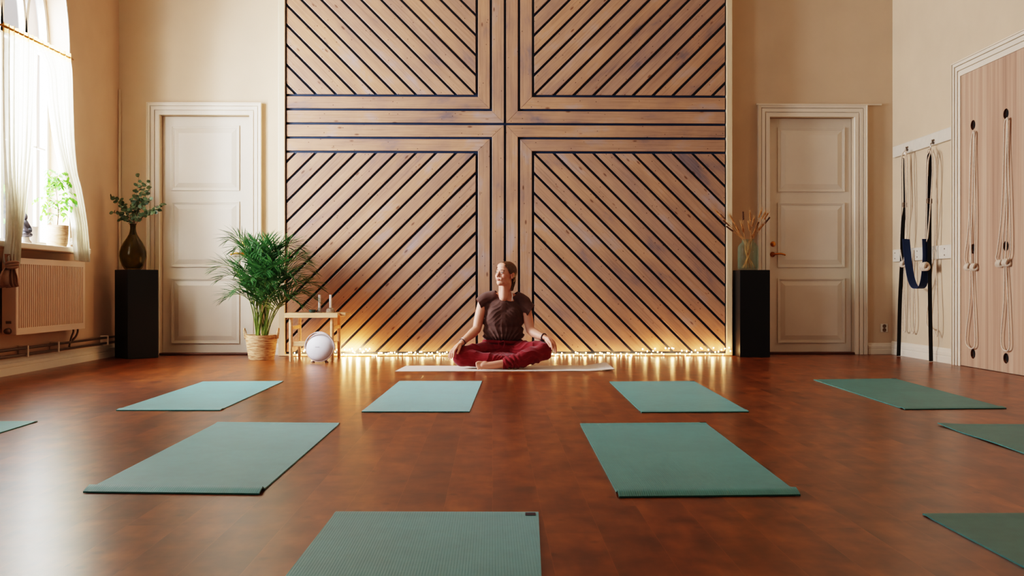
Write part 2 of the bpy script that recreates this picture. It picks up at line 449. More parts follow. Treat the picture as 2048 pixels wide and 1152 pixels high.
# ================================================================ ROOM
def sheet(name, outer, holes, axis, depth, mat, reveal_mat=None, parent=None, reveal=True, flip=False):
    """flat wall with shaped openings. outer/holes: 2D points; axis 'X' or 'Y': fixed coordinate = depth[0], reveals run to depth[1]"""
    def P(a, b, d): return Vector((d, a, b)) if axis == 'X' else Vector((a, d, b))
    polys = [[Vector((a, b, 0)) for a, b in outer]]+[[Vector((a, b, 0)) for a, b in h] for h in holes]
    tri = tessellate_polygon(polys); flat = [p for q in polys for p in q]
    mb = MB(); mb.add([P(p.x, p.y, depth[0]) for p in flat], [tuple(t) for t in tri])
    if reveal:
        for h in holes:
            n = len(h); vs = [P(a, b, depth[0]) for a, b in h]+[P(a, b, depth[1]) for a, b in h]
            mb.add(vs, [(i, (i+1) % n, n+(i+1) % n, n+i) for i in range(n)])
    return mb.build(name, mat, parent)

# floor and ceiling
mb = MB(); mb.add([(XL-.3, YF-.3, 0), (XR+.3, YF-.3, 0), (XR+.3, WY+.3, 0), (XL-.3, WY+.3, 0), (XL-.3, YF-.3, -.1), (XR+.3, YF-.3, -.1), (XR+.3, WY+.3, -.1), (XL-.3, WY+.3, -.1)],
   [(0,1,2,3), (4,7,6,5), (0,4,5,1), (1,5,6,2), (2,6,7,3), (3,7,4,0)])
struct(mb.build('floor', M['floor']), 'varnished reddish brown plank floor')
mb = MB(); mb.box((XL-.3, YF-.3, ZC), (XR+.3, WY+.3, ZC+.1)); struct(mb.build('ceiling', M['wall']), 'high cream ceiling')

# window geometry (pointed arches)
SILL_Z, SPR = 1.0, 2.68
def arch_pts(yc, hw, z0, zs, n=14, k=1.12):
    """pointed arch outline, CCW from bottom left"""
    Rr = 2*hw*k; pts = [(yc-hw, z0), (yc+hw, z0)]
    cy = yc+hw-Rr; amax = math.acos((Rr-hw)/Rr)
    for i in range(n+1):
        a = amax*i/n; pts.append((cy+Rr*math.cos(a), zs+Rr*math.sin(a)))
    cy = yc-hw+Rr
    for i in range(n-1, -1, -1):
        a = amax*i/n; pts.append((cy-Rr*math.cos(a), zs+Rr*math.sin(a)))
    return pts
WIN = [8.19, 5.2, 2.2]; HW = .62
holes = [arch_pts(y, HW, SILL_Z, SPR) for y in WIN]
# top of the wall must clear the arches
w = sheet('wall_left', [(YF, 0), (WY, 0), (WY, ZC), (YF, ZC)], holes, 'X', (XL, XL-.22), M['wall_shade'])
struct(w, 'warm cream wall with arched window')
mb = MB(); mb.box((XR, YF-.1, 0), (XR+.15, WY+.1, ZC)); struct(mb.build('wall_right', M['wall']), 'cream wall with ropes and rails')
mb = MB(); mb.box((XL-.1, YF-.15, 0), (XR+.1, YF, ZC)); struct(mb.build('wall_front', M['wall']))

# back wall with two door recesses
D1 = (onY(320, 0, WY).x, onY(500, 0, WY).x, onY(0, 229, WY).z)
D2 = (onY(1538, 0, WY).x, onY(1708, 0, WY).x, onY(0, 229, WY).z)
hl = [[(a, 0.0), (b, 0.0), (b, t), (a, t)] for a, b, t in (D1, D2)]
outer = [(XL, 0.0)]
# door openings reach the floor, so the outline walks around them
ol = [(XL, 0), (D1[0], 0), (D1[0], D1[2]), (D1[1], D1[2]), (D1[1], 0), (D2[0], 0), (D2[0], D2[2]), (D2[1], D2[2]), (D2[1], 0), (XR, 0), (XR, ZC), (XL, ZC)]
mb = MB(); tri = tessellate_polygon([[Vector((a, b, 0)) for a, b in ol]])
mb.add([(a, WY, b) for a, b in ol], [tuple(t) for t in tri])
for a, b, t in (D1, D2):
    mb.add([(a, WY, 0), (a, WY+.16, 0), (a, WY+.16, t), (a, WY, t)], [(0,1,2,3)])
    mb.add([(b, WY, 0), (b, WY+.16, 0), (b, WY+.16, t), (b, WY, t)], [(0,1,2,3)])
    mb.add([(a, WY, t), (b, WY, t), (b, WY+.16, t), (a, WY+.16, t)], [(0,1,2,3)])
mb.box((XL, WY+.16, 0), (XR, WY+.2, ZC))
struct(mb.build('wall_back', M['wall']), 'cream back wall with two panelled doors')

# ---- baseboards
def moulding_profile(mb, p0, p1, out, h=.115, t=.03):
    """baseboard between two floor points, 'out' = unit normal into the room"""
    p0, p1, out = Vector(p0), Vector(p1), Vector(out)
    prof = [(0, 0), (t, 0), (t, h*.42), (t*.85, h*.45), (t*.85, h*.5), (t*.95, h*.53), (t*.95, h*.72), (t*.7, h*.78), (t*.55, h*.9), (t*.25, h), (0, h)]
    n = len(prof); vs = [p0+out*a+Vector((0, 0, b)) for a, b in prof]+[p1+out*a+Vector((0, 0, b)) for a, b in prof]
    fs = [(i, (i+1) % n, n+(i+1) % n, n+i) for i in range(n)]+[tuple(range(n))[::-1], tuple(range(n, 2*n))]
    mb.add(vs, fs)
mb = MB(); moulding_profile(mb, (XL, YF, 0), (XL, WY, 0), (1, 0, 0), .12, .04); struct(mb.build('baseboard_left', M['trim']), 'cream baseboard under the radiator')
mb = MB()
for a, b in ((XL, onY(298,0,WY).x), (onY(521,0,WY).x, onY(1511,0,WY).x), (onY(1735,0,WY).x, XR)): moulding_profile(mb, (a, WY, 0), (b, WY, 0), (0, -1, 0), .112, .025)
struct(mb.build('baseboard_back', M['trim']))
CY0 = 8.60   # outer edge of the casing on the right wall
mb = MB(); moulding_profile(mb, (XR, CY0, 0), (XR, WY, 0), (-1, 0, 0), .13, .022)
struct(mb.build('baseboard_right', M['trim']))

# ---- doors
def casing(mb, a, b, t, w, Y, axis='Y'):
    """stepped casing round an opening a..b, height t, width w, standing proud of the wall plane"""
    steps = [(0, .32, .030), (.32, .40, .018), (.40, .68, .034), (.68, .74, .022), (.74, .94, .040), (.94, 1, .052)]
    for s0, s1, d in steps:
        i0, i1 = w*s0, w*s1
        for (x0, x1, z0, z1) in ((a-i1, a-i0, 0, t+i1), (b+i0, b+i1, 0, t+i1), (a-i0, b+i0, t+i0, t+i1)):
            if axis == 'Y': mb.box((x0, Y-d, z0), (x1, Y, z1))
            else: mb.box((Y-d, x0, z0), (Y, x1, z1))
def door_leaf(mb, x0, x1, z0, z1, Y, panels):
    mb.box((x0, Y, z0), (x1, Y+.04, z1))
    for a, b, c, d in panels:     # raised mouldings and fielded panel
        w = .028
        for k, (ins, dd, ww) in enumerate(((0, .012, .012), (.012, .006, .012))):
            for (q0, q1, r0, r1) in ((a+ins, b-ins, c+ins, c+ins+ww), (a+ins, b-ins, d-ins-ww, d-ins), (a+ins, a+ins+ww, c+ins+ww, d-ins-ww), (b-ins-ww, b-ins, c+ins+ww, d-ins-ww)):
                mb.box((q0, Y-dd, r0), (q1, Y, r1))
        i0, i1 = .03, .075
        vs = [(a+i0, Y-.001, c+i0), (b-i0, Y-.001, c+i0), (b-i0, Y-.001, d-i0), (a+i0, Y-.001, d-i0),
              (a+i1, Y-.012, c+i1), (b-i1, Y-.012, c+i1), (b-i1, Y-.012, d-i1), (a+i1, Y-.012, d-i1)]
        mb.add(vs, [(0,1,5,4), (1,2,6,5), (2,3,7,6), (3,0,4,7), (4,5,6,7)])
def z10(py): return onY(1000, py, WY).z
for n, (D, xs, cl, knobx) in enumerate(((D1, (323.5, 498, 342.5, 479), None, 487), (D2, (1541, 1706, 1555, 1689), None, 1546)), 1):
    a, b, t = D; Yl = WY+.07
    X = lambda p: onY(p, 500, Yl).x
    e = bpy.data.objects.new('door_%d' % n, None); col.objects.link(e); e.location = ((a+b)/2, Yl, 0)
    struct(e, ['white panelled door behind the potted palm', 'white panelled door with a brass lever handle'][n-1])
    mb = MB(); pans = [(X(xs[2]), X(xs[3]), z10(p1), z10(p0)) for p0, p1 in ((251, 381), (403, 534), (556, 687))]
    door_leaf(mb, a+.004, b-.004, .02, t-.004, Yl, pans); lf = mb.build('door_leaf', M['doorpaint'], e)
    mb = MB(); casing(mb, a, b, t, .118, WY)
    if n == 2: mb.box((a-.13, WY-.02, t+.118), (onY(1762, 205, WY).x, WY, t+.132))
    mb.build('door_casing', M['trim'], e)
    mb = MB(); mb.bbox((a, WY-.03, 0), (b, WY+.12, .02), .006); mb.build('threshold', M['threshold'], e)
    mb = MB(); c = Vector((X(knobx), Yl, z10(487)))
    RX = Matrix.Rotation(R(90), 4, 'X')
    mb.lathe([(.0, 0), (.027, 0), (.027, .004), (.022, .008), (.0, .009)], c, 20, mat=RX, cap=False); mb.build('lock_plate', M['brass'], e, True)
    mb = MB(); c = Vector((X(knobx-(1 if n == 2 else 0)), Yl, z10(508)))
    mb.lathe([(0, 0), (.026, 0), (.026, .005), (.012, .01), (.011, .04), (0, .042)], c, 20, mat=RX, cap=False)
    sx = 1 if n == 2 else -1
    mb.tube(catmull([c+Vector((0, -.04, 0)), c+Vector((sx*.03, -.047, .003)), c+Vector((sx*.07, -.045, .006)), c+Vector((sx*.105, -.043, -.002)), c+Vector((sx*.118, -.043, -.010))], 4), [.009]*17, 8)
    mb.build('door_handle', M['brass'], e, True)

# ---- right wall: cased opening closed by an oak veneer board with rope holes
e = bpy.data.objects.new('door_3', None); col.objects.link(e); e.location = (XR, 7.5, 0); struct(e, 'tall striped wooden board with round rope holes in a moulded frame')
PY1 = 8.48; PY0 = 6.3; PT = 2.46
mb = MB(); casing(mb, PY0, PY1, PT, .125, XR, 'X'); mb.build('door_casing', M['trim'], e)
HOLES = []
def circ(y, z, r, n=20): return [(y+r*math.cos(2*math.pi*k/n), z+r*1.0*math.sin(2*math.pi*k/n)) for k in range(n)]
ys = [onX(1946, 500, XR-.02).y, onX(2012, 500, XR-.02).y]; ys += [ys[1]-.5, ys[1]-1.05]
for y in ys[:4]:
    for pz in (2.01, .985, .115): HOLES.append((y, pz))
HOLES = [h for h in HOLES if h[0]-.05 > PY0]
mb_o = sheet('veneer_board', [(PY0, .005), (PY1, .005), (PY1, PT), (PY0, PT)], [circ(y, z, .041) for y, z in HOLES], 'X', (XR-.02, XR+.03), [M['veneer']], parent=None)
mb_o.parent = e; mb_o.location = -e.location
me = mb_o.data; me.materials.append(M['holewood'])
for p in me.polygons:
    if abs(p.normal.x) < .5: p.material_index = 1
mb = MB()
for y, z in HOLES: mb.lathe([(.0, 0), (.039, 0)], (XR-.0008, y, z), 20, mat=Matrix.Rotation(R(-90), 4, 'Y'), cap=False)
mb.build('hole_backing', M['dark'], e)

# ---- windows
def window(n, yc, detail):
    GX = XL-.19
    e = bpy.data.objects.new('window_%d' % n, None); col.objects.link(e); e.location = (GX, yc, SILL_Z)
    struct(e, 'tall pointed arch window with white tracery' if n == 1 else None)
    # frame following the arch
    mb = MB(); po = arch_pts(yc, HW, SILL_Z, SPR); pi = arch_pts(yc, HW-.045, SILL_Z+.05, SPR); m = len(po)
    vs = [(GX+.03, a, b) for a, b in po]+[(GX+.03, a, b) for a, b in pi]+[(GX-.03, a, b) for a, b in po]+[(GX-.03, a, b) for a, b in pi]
    fs = []
    for i in range(m):
        j = (i+1) % m; fs += [(i, j, m+j, m+i), (m+i, m+j, 3*m+j, 3*m+i), (2*m+i, 3*m+i, 3*m+j, 2*m+j)]
    mb.add(vs, fs); mb.build('window_frame', M['whiteframe'], e)
    # mullions with intersecting tracery
    mb = MB(); Rr = 2*HW*1.12
    def bar(pts, w=.022, d=.022):
        pts = [Vector((GX, a, b)) for a, b in pts]; mm = len(pts); vs = []
        for i, p in enumerate(pts):
            t = (pts[min(i+1, mm-1)]-pts[max(i-1, 0)]).normalized(); s = Vector((0, -t.z, t.y))
            vs += [p+s*w+Vector((d, 0, 0)), p-s*w+Vector((d, 0, 0)), p-s*w-Vector((d, 0, 0)), p+s*w-Vector((d, 0, 0))]
        fs = [(4*i+k, 4*i+(k+1) % 4, 4*i+4+(k+1) % 4, 4*i+4+k) for i in range(mm-1) for k in range(4)]
        mb.add(vs, fs)
    def inside(a, b):
        if b < SPR: return abs(a-yc) < HW
        return (a-(yc+HW-Rr))**2+(b-SPR)**2 < Rr**2 and (a-(yc-HW+Rr))**2+(b-SPR)**2 < Rr**2
    for o in (-.207, .207):
        bar([(yc+o, SILL_Z), (yc+o, SPR)])
        for sgn in (-1, 1):
            cy = yc+o-sgn*Rr; pts = []
            for i in range(24):
                a = .045*i; q = (cy+sgn*Rr*math.cos(a), SPR+Rr*math.sin(a))
                if not inside(*q): break
                pts.append(q)
            if len(pts) > 1: bar(pts)
    bar([(yc-HW, SPR), (yc+HW, SPR)], .02, .02)
    for o in (-.413, 0, .413): bar([(yc+o, SILL_Z+.03), (yc+o, SPR)], .008, .012)
    bar([(yc-HW, 1.85), (yc+HW, 1.85)], .008, .012)
    mb.build('mullion', M['whiteframe'], e)
    mb = MB(); pts = arch_pts(yc, HW-.03, SILL_Z+.02, SPR); tri = tessellate_polygon([[Vector((a, b, 0)) for a, b in pts]])
    mb.add([(GX-.004, a, b) for a, b in pts], [tuple(t) for t in tri]); mb.build('pane', M['pane'], e)
    mb = MB(); mb.bbox((GX, yc-HW-.55, SILL_Z-.045), (XL+.18, yc+HW+.05, SILL_Z), .008)
    mb.build('window_sill', M['trim'], e)
    mb = MB()    # slim moulding bead round the opening
    pts = [(XL+.006, a, b) for a, b in arch_pts(yc, HW+.008, SILL_Z, SPR)[1:]]+[(XL+.006, yc-HW-.008, SILL_Z)]
    mb.tube(pts, .009, 6); mb.build('window_bead', M['whiteframe'], e)
for n, y in enumerate(WIN, 1): window(n, y, n == 1)

# conduit in the left back corner, thin vertical seam
mb = MB(); p = onY(239, 179, WY-.02)
mb.tube([(p.x, WY-.018, .11), (p.x, WY-.018, p.z)], .014, 10)
struct(mb.build('trim_1', M['wall'], smooth=True), 'thin painted pipe running up the left corner')

# ================================================================ WOODEN WALL PANEL
PYF = 9.80
cen = onY(1010, 248, PYF); pX0, pX1 = onY(573, 248, PYF).x, onY(1450, 248, PYF).x
pZ0 = onY(1000, 703, PYF).z; pZ1 = 4.45
pitch, gap = .1370, .0235
panel = thing('wooden_wall_panel', ((pX0+pX1)/2, PYF+.05, 0), 'huge wall panel of pine boards, diagonal fields meeting in a cross, behind the seated person', 'wall panel')
def clip_half(poly, n, d):     # keep n.p <= d
    out = []
    for i in range(len(poly)):
        a, b = poly[i], poly[(i+1) % len(poly)]; da, db = a.dot(n)-d, b.dot(n)-d
        if da <= 0: out.append(a)
        if (da < 0 < db) or (db < 0 < da): out.append(a+(b-a)*(da/(da-db)))
    return out
def plank(mb, poly, direction, y0=PYF, y1=PYF+.022, ch=.002):
    """prism from a convex 2D polygon in the XZ plane, uv along the grain"""
    if len(poly) < 3: return
    area = sum(poly[i].x*poly[(i+1) % len(poly)].y-poly[(i+1) % len(poly)].x*poly[i].y for i in range(len(poly)))/2
    if abs(area) < 2e-4: return
    if area < 0: poly = poly[::-1]
    d = Vector(direction).normalized(); nn = Vector((-d.y, d.x)); n = len(poly); c = sum(poly, Vector((0, 0)))/n
    inner = []
    for i in range(n):
        a, b, cc = poly[i-1], poly[i], poly[(i+1) % n]
        e1 = (b-a).normalized() if (b-a).length > 1e-6 else Vector((1,0)); e2 = (cc-b).normalized() if (cc-b).length > 1e-6 else Vector((0,1))
        inner.append(b+(Vector((-e1.y, e1.x))+Vector((-e2.y, e2.x)))*ch)
    vs = [(p.x, y0, p.y) for p in inner]+[(p.x, y0+ch, p.y) for p in poly]+[(p.x, y1, p.y) for p in poly]
    uv = [(p.dot(d), p.dot(nn)) for p in inner]+[(p.dot(d), p.dot(nn)) for p in poly]*2
    fs = [tuple(range(n))]
    for i in range(n):
        j = (i+1) % n; fs += [(i, n+i, n+j, j), (n+i, 2*n+i, 2*n+j, n+j)]
    mb.add(vs, fs, uv, random.random())
V2 = lambda a, b: Vector((a, b))
hg = gap/2
for sx in (-1, 1):
    for sz in (-1, 1):
        # quadrant local coords: u = outward from the centre horizontally, v = outward vertically
        U = (cen.x-pX0) if sx < 0 else (pX1-cen.x); Vv = (cen.z-pZ0) if sz < 0 else (pZ1-cen.z)
        to = lambda u, v: V2(cen.x+sx*u, cen.z+sz*v)
        for k in range(2):          # two L-shaped mitred border boards
            a0 = hg+k*pitch; a1 = a0+pitch-gap
            mb = MB()
            plank(mb, [to(a0+.0008, a0), to(U, a0), to(U, a1), to(a1+.0008, a1)], (1, 0))
            plank(mb, [to(a0, a0+.0008), to(a0, Vv), to(a1, Vv), to(a1, a1+.0008)], (0, 1))
            mb.build('border_board', M['board'], panel, loc=((pX0+pX1)/2, PYF, 0))
        q = hg+2*pitch-gap+gap      # inner corner of the diagonal field
        q0 = q
        mb = MB(); n1 = V2(1, -1).normalized()   # strips run along (1,1) in local coords; a gap lies on the corner diagonal
        for i in range(-26, 26):
            c0 = i*pitch+hg; c1 = (i+1)*pitch-hg
            poly = [V2(q0, q0), V2(U, q0), V2(U, Vv), V2(q0, Vv)]
            poly = clip_half(poly, n1, c1); 
            if len(poly) < 3: continue
            poly = clip_half(poly, -n1, -c0)
            if len(poly) < 3: continue
            plank(mb, [to(p.x, p.y) for p in poly], (sx, sz))
        mb.build('diagonal_boards', M['board'], panel, loc=((pX0+pX1)/2, PYF, 0))
mb = MB(); mb.box((pX0-.012, PYF+.0225, pZ0-.02), (pX1+.012, PYF+.11, pZ1+.02)); mb.build('backing', M['darkgap'], panel)
mb = MB(); fx0, fx1 = onY(557, 248, PYF).x, onY(1464, 248, PYF).x
mb.bbox((fx0, PYF-.02, .003), (pX0-.012, WY-.03, pZ1+.06), .004); mb.bbox((pX1+.012, PYF-.02, .003), (fx1, WY-.03, pZ1+.06), .004)
mb.bbox((fx0, PYF-.018, .003), (fx1, WY-.03, pZ0-.022), .003); mb.bbox((fx0, PYF-.018, pZ1+.022), (fx1, WY-.03, pZ1+.07), .003)
mb.build('panel_frame', M['framewood'], panel)

# ================================================================ YOGA MATS
def make_mat(corners, label, tagged=None, wave=0, material='mat', curl=1.0, group='teal yoga mats laid out on the floor', cat='yoga mat', name='yoga_mat', seed=0, thick=.005):
    """corners: BL, BR, FL, FR on the floor (B = far end)"""
    BL, BR, FL, FR = [Vector(c) for c in corners]; c = (BL+BR+FL+FR)/4; c.z = 0
    nu, nv = 18, 64; vs = []; L = ((FL-BL).length+(FR-BR).length)/2
    rnd = random.Random(seed)
    ph = rnd.random()*6
    def pos(u, v):
        a = BL.lerp(BR, u); b = FL.lerp(FR, u); p = a.lerp(b, v)
        s = (1-v)*L; z = 0.0005
        z += curl*.014*math.exp(-((s-.045)/.022)**2)*(1 if s > .045 else 1)     # rolled ridge at the near edge
        s2 = v*L; z += curl*.004*math.exp(-((s2-.03)/.02)**2)
        if wave:
            e = max(0, 1-u*5) if wave > 0 else max(0, (u-.8)*5)
            z += abs(wave)*e*(.5+.5*math.sin(v*17+ph))*math.exp(-v*2.0)
        return Vector((p.x, p.y, z))
    for top in (1, 0):
        for i in range(nv+1):
            for j in range(nu+1):
                p = pos(j/nu, 1-(1-i/nv)**1.0 if i < nv else 1.0); p.z += thick*top; vs.append(p)
    W = nu+1; N = W*(nv+1); fs = []
    for i in range(nv):
        for j in range(nu):
            a = i*W+j; fs.append((a, a+1, a+W+1, a+W)); fs.append((N+a, N+a+W, N+a+W+1, N+a+1))
    for i in range(nv): fs.append((i*W, (i+1)*W, N+(i+1)*W, N+i*W)); fs.append((i*W+nu, N+i*W+nu, N+(i+1)*W+nu, (i+1)*W+nu))
    for j in range(nu): fs.append((j, N+j, N+j+1, j+1)); fs.append((nv*W+j, nv*W+j+1, N+nv*W+j+1, N+nv*W+j))
    mb = MB(); mb.add(vs, fs)
    if tagged:
        e = mb.build(name, M[material], None, smooth=True, loc=c, autosmooth=50)
    else: e = mb.build(name, M[material], None, smooth=True, loc=c, autosmooth=50)
    tag(e, label, cat, group)
    if tagged:
        u0, v0 = tagged
        mb = MB(); q = []
        for du, dv in ((0, 0), (.05, 0), (.05, .018), (0, .018)):
            p = pos(min(1, u0+du), v0+dv); p.z += thick+.0012; q.append(p)
        q2 = [p-Vector((0, 0, .0011)) for p in q]
        mb.add(q+q2, [(0,1,2,3), (0,4,5,1), (1,5,6,2), (2,6,7,3), (3,7,4,0)]); mb.build('tag', M['tag'], e)
    return e
T = .005
def quad(bl, br, fl, fr): return [onZ(*bl, T), onZ(*br, T), onZ(*fl, T), onZ(*fr, T)]
make_mat(quad((407,763),(567,762),(232,820),(440,820)), 'pale lit teal yoga mat in the back row, left of the floor below the palm', curl=.35, seed=1)
make_mat(quad((799,762),(964,762),(723,823),(939,823)), 'teal yoga mat in the back row just left of the floor centre', curl=.15, seed=2)
make_mat(quad((1219,763),(1388,762),(1283,824),(1498,823)), 'teal yoga mat in the back row just right of the floor centre', (.95, .0), curl=.3, seed=3, material='mat_half_shade')
make_mat(quad((1627,759),(1790,757),(1810,818),(2013,816)), 'shaded teal yoga mat in the back row nearest the hanging straps', (.95, .0), curl=.45, seed=4, material='mat_shaded')
make_mat(quad((437,844),(680,846),(166,983),(518,987)), 'large pale lit teal yoga mat with curled near edge, second row left', curl=1, seed=5)
make_mat(quad((1160,847),(1410,845),(1238,993),(1601,989)), 'large teal yoga mat with worn pale patches, second row right of centre', (.95, .0), curl=1.1, seed=6, material='mat_half_shade')
def frame_quad(bl_px, width_m, length, right=True, dir_px=None):
    p = onZ(*bl_px, T); d = (onZ(*dir_px, T)-p).normalized(); s = Vector((-d.y, d.x, 0))
    if not right: s = -s
    q = p+s*width_m
    return (p, q, p+d*length, q+d*length)
a, b, c, d = frame_quad((1875, 848), .61, 1.73, True, (2048, 906)); make_mat([a, b, c, d], 'shaded teal yoga mat with rippled left edge, cut off at the right, second row', wave=.006, curl=.5, seed=7, material='mat_shaded')
a, b, c, d = frame_quad((1845, 1027), .61, 1.73, True, (2048, 1133)); make_mat([a, b, c, d], 'shaded teal yoga mat in the bottom right corner, nearest row', curl=.6, seed=8, material='mat_shaded')
a, b, c, d = frame_quad((75, 842), .61, 1.73, False, (0, 865)); make_mat([b, a, d, c], 'sliver of pale lit teal yoga mat at the far left edge', curl=.6, seed=9)
bl, br = onZ(672, 1023, T), onZ(1077, 1024, T); dl = (onZ(571, 1152, T)-bl).normalized(); dr = (onZ(1083, 1152, T)-br).normalized()
make_mat([bl, br, bl+dl*1.73, br+dr*1.73], 'nearest teal yoga mat at bottom centre with a small dark corner label', (.935, .012), curl=.5, seed=10)
# cream mat of the teacher, lying sideways
TH = .004
def teacher_mat():
    BL, BR, FL, FR = onZ(812, 732.5, 0), onZ(1212, 732, 0), onZ(790, 743.5, 0), onZ(1229, 742.5, 0)
    nu, nv = 70, 14; vs = []
    for top in (1, 0):
        for i in range(nv+1):
            for j in range(nu+1):
                u, v = j/nu, i/nv; p = BL.lerp(BR, u).lerp(FL.lerp(FR, u), v)
                z = .0005+.028*max(0, (u-.72)/.28)**1.5*(.5+.5*math.sin(u*26+1.0))*(1-.5*v)
                vs.append(Vector((p.x, p.y, z+TH*top)))
    W = nu+1; N = W*(nv+1); fs = []
    for i in range(nv):
        for j in range(nu):
            a = i*W+j; fs.append((a, a+1, a+W+1, a+W)); fs.append((N+a, N+a+W, N+a+W+1, N+a+1))
    for i in range(nv): fs.append((i*W, (i+1)*W, N+(i+1)*W, N+i*W)); fs.append((i*W+nu, N+i*W+nu, N+(i+1)*W+nu, (i+1)*W+nu))
    for j in range(nu): fs.append((j, N+j, N+j+1, j+1)); fs.append((nv*W+j, nv*W+j+1, N+nv*W+j+1, N+nv*W+j))
    mb = MB(); mb.add(vs, fs); o = mb.build('yoga_mat', M['creammat'], None, True, loc=((BL+FR)/2).xy.to_3d(), autosmooth=50)
    tag(o, 'cream mat under the seated person, its right end slightly raised', 'yoga mat')
teacher_mat()
def leaf_blade(mb, p, d, nrm, L, W, segs=4, droop=0.0, fold=.25, mi=0, round_=False):
    """pointed or round leaf from p along d; nrm roughly the upper side"""
    d = d.normalized(); s = d.cross(nrm)
    s = s.normalized() if s.length > 1e-5 else d.orthogonal().normalized()
    n = s.cross(d).normalized(); vs = []; pos = Vector(p)
    for i in range(segs+1):
        t = i/segs
        w = W*(math.sin(math.pi*min(1, t*.96+.04))**(.55 if round_ else .8))*(1 if round_ else (1-.25*t))
        if i == segs: w = W*.04
        q = pos; vs += [q+s*w-n*(-fold*w), q, q-s*w-n*(-fold*w)]
        d = (d+Vector((0, 0, -droop))).normalized(); pos = pos+d*(L/segs)
    fs = []
    for i in range(segs):
        a = 3*i; fs += [(a, a+1, a+4, a+3), (a+1, a+2, a+5, a+4)]
    mb.add(vs, fs, mi=mi)

# ================================================================ LEFT WALL: curtains, radiator, pipes
def curtain(rows, bandrows, x, label, npl, seed, tail=None):
    rnd = random.Random(seed)
    def grid(rows, nu, nv, amp, mbx, th=.0):
        xx = lambda py: x+(.135 if py > 485 else .135*max(0, (py-300)/185)**1.5)
        L = catmull([onX(a, b, xx(b)) for a, b, c, d in rows], nv); Rr = catmull([onX(c, d, xx(b)) for a, b, c, d in rows], nv)
        vs = []; m = len(L)
        for i in range(m):
            wdt = (L[i]-Rr[i]).length
            for j in range(nu+1):
                u = j/nu; p = L[i].lerp(Rr[i], u)
                ph = npl*2*math.pi*u+.5*math.sin(3*u+i*.05)+seed
                a = amp*min(1.6, (.35/max(.06, wdt))**.6)
                p = p+Vector((a*math.sin(ph)+a*.4*math.sin(2.3*ph+1), .012*math.cos(ph), 0)); vs.append(p)
        W = nu+1; fs = [(i*W+j, i*W+j+1, (i+1)*W+j+1, (i+1)*W+j) for i in range(m-1) for j in range(nu)]
        mbx.add(vs, fs)
    mb = MB(); grid(rows, 90, 8, .016, mb)
    cloth_ = mb.build('curtain', M['linen'], None, True)
    c = onX(rows[0][0], rows[0][1], x); tag(cloth_, label, 'curtain', 'linen curtains at the window')
    mb = MB(); grid(bandrows, 90, 3, .014, mb); mb.build('heading', M['linenband'], cloth_, True)
    if tail: tail(cloth_)
    return cloth_
CX = XL+.1
def knot_tail(par):
    TX = CX+.15; mb = MB()     # gathered knot and loose ruffled tail
    rows = catmull([onX(a, b, TX) for a, b in ((13,508),(15,520),(17,531),(9,541),(2,555),(0,568),(3,576))], 5)
    rws = catmull([onX(a, b, TX) for a, b in ((37,508),(34,520),(31,531),(33,541),(36,553),(36,566),(35,573))], 5)
    nu = 80; m = len(rows); vs = []
    for i in range(m):
        t = i/(m-1); amp = .010+.028*max(0, t-.42)
        for j in range(nu+1):
            u = j/nu; ph = 5.5*2*math.pi*u+1.2*math.sin(2.2*u*6+t*1.5)
            bulge = .05*math.sin(math.pi*u)*(.55+.6*max(0, t-.4))
            vs.append(rows[i].lerp(rws[i], u)+Vector((amp*math.sin(ph)+bulge-.02, .008*math.cos(ph), .010*math.sin(ph*1.0+.6)*max(0, t-.6))))
    mb.add(vs, [(i*(nu+1)+j, i*(nu+1)+j+1, (i+1)*(nu+1)+j+1, (i+1)*(nu+1)+j) for i in range(m-1) for j in range(nu)])
    mb.build('ruffled_tail', M['towel'], par, True)
    mb = MB(); k = onX(24, 530, TX+.012)
    for q in range(3):
        mb.tube([k+Vector((.036*math.cos(a), .040*math.sin(a), (q-1)*.013+.008*math.sin(a+q))) for a in [i*math.pi/10 for i in range(20)]], .011, 8, closed=True)
    mb.build('knot', M['towel'], par, True)
curtain([(5,62,73,92), (5,130,72,134), (6,200,69,210), (8,280,64,290), (12,350,56,360), (18,420,46,425), (19,470,37,478), (14,515,35,520), (16,530,34,534)],
        [(5,43,73,74), (5,62,73,92)], CX, 'long linen curtain knotted at its lower end, near side of the window', 7, 1.0, knot_tail)
curtain([(74,92,141,126), (92,140,142,150), (98,200,143,205), (110,280,145,282), (124,340,149,342), (134,380,158,380), (147,440,168,442), (151,490,173,490), (155,520,174,524)],
        [(74,75,141,108), (74,92,141,126)], CX, 'linen curtain swept to the far side of the window', 6, 2.4)
mb = MB(); mb.tube([onX(2, 49, CX-.0), onX(146, 119, CX-.0)], .009, 10)
for p in (onX(-6, 44, CX), onX(148, 121, CX)): pass
rod = mb.build('curtain_rod', M['brass'], None, True)
for px, py in ((4, 50), (144, 118)):
    p = onX(px, py, CX); mb = MB(); mb.tube([(XL-.002, p.y, p.z), (CX+.0, p.y, p.z)], .006, 8); mb.build('rod_bracket', M['brass'], rod, True)
tag(rod, 'thin brass rod carrying the linen curtains', 'curtain rod')

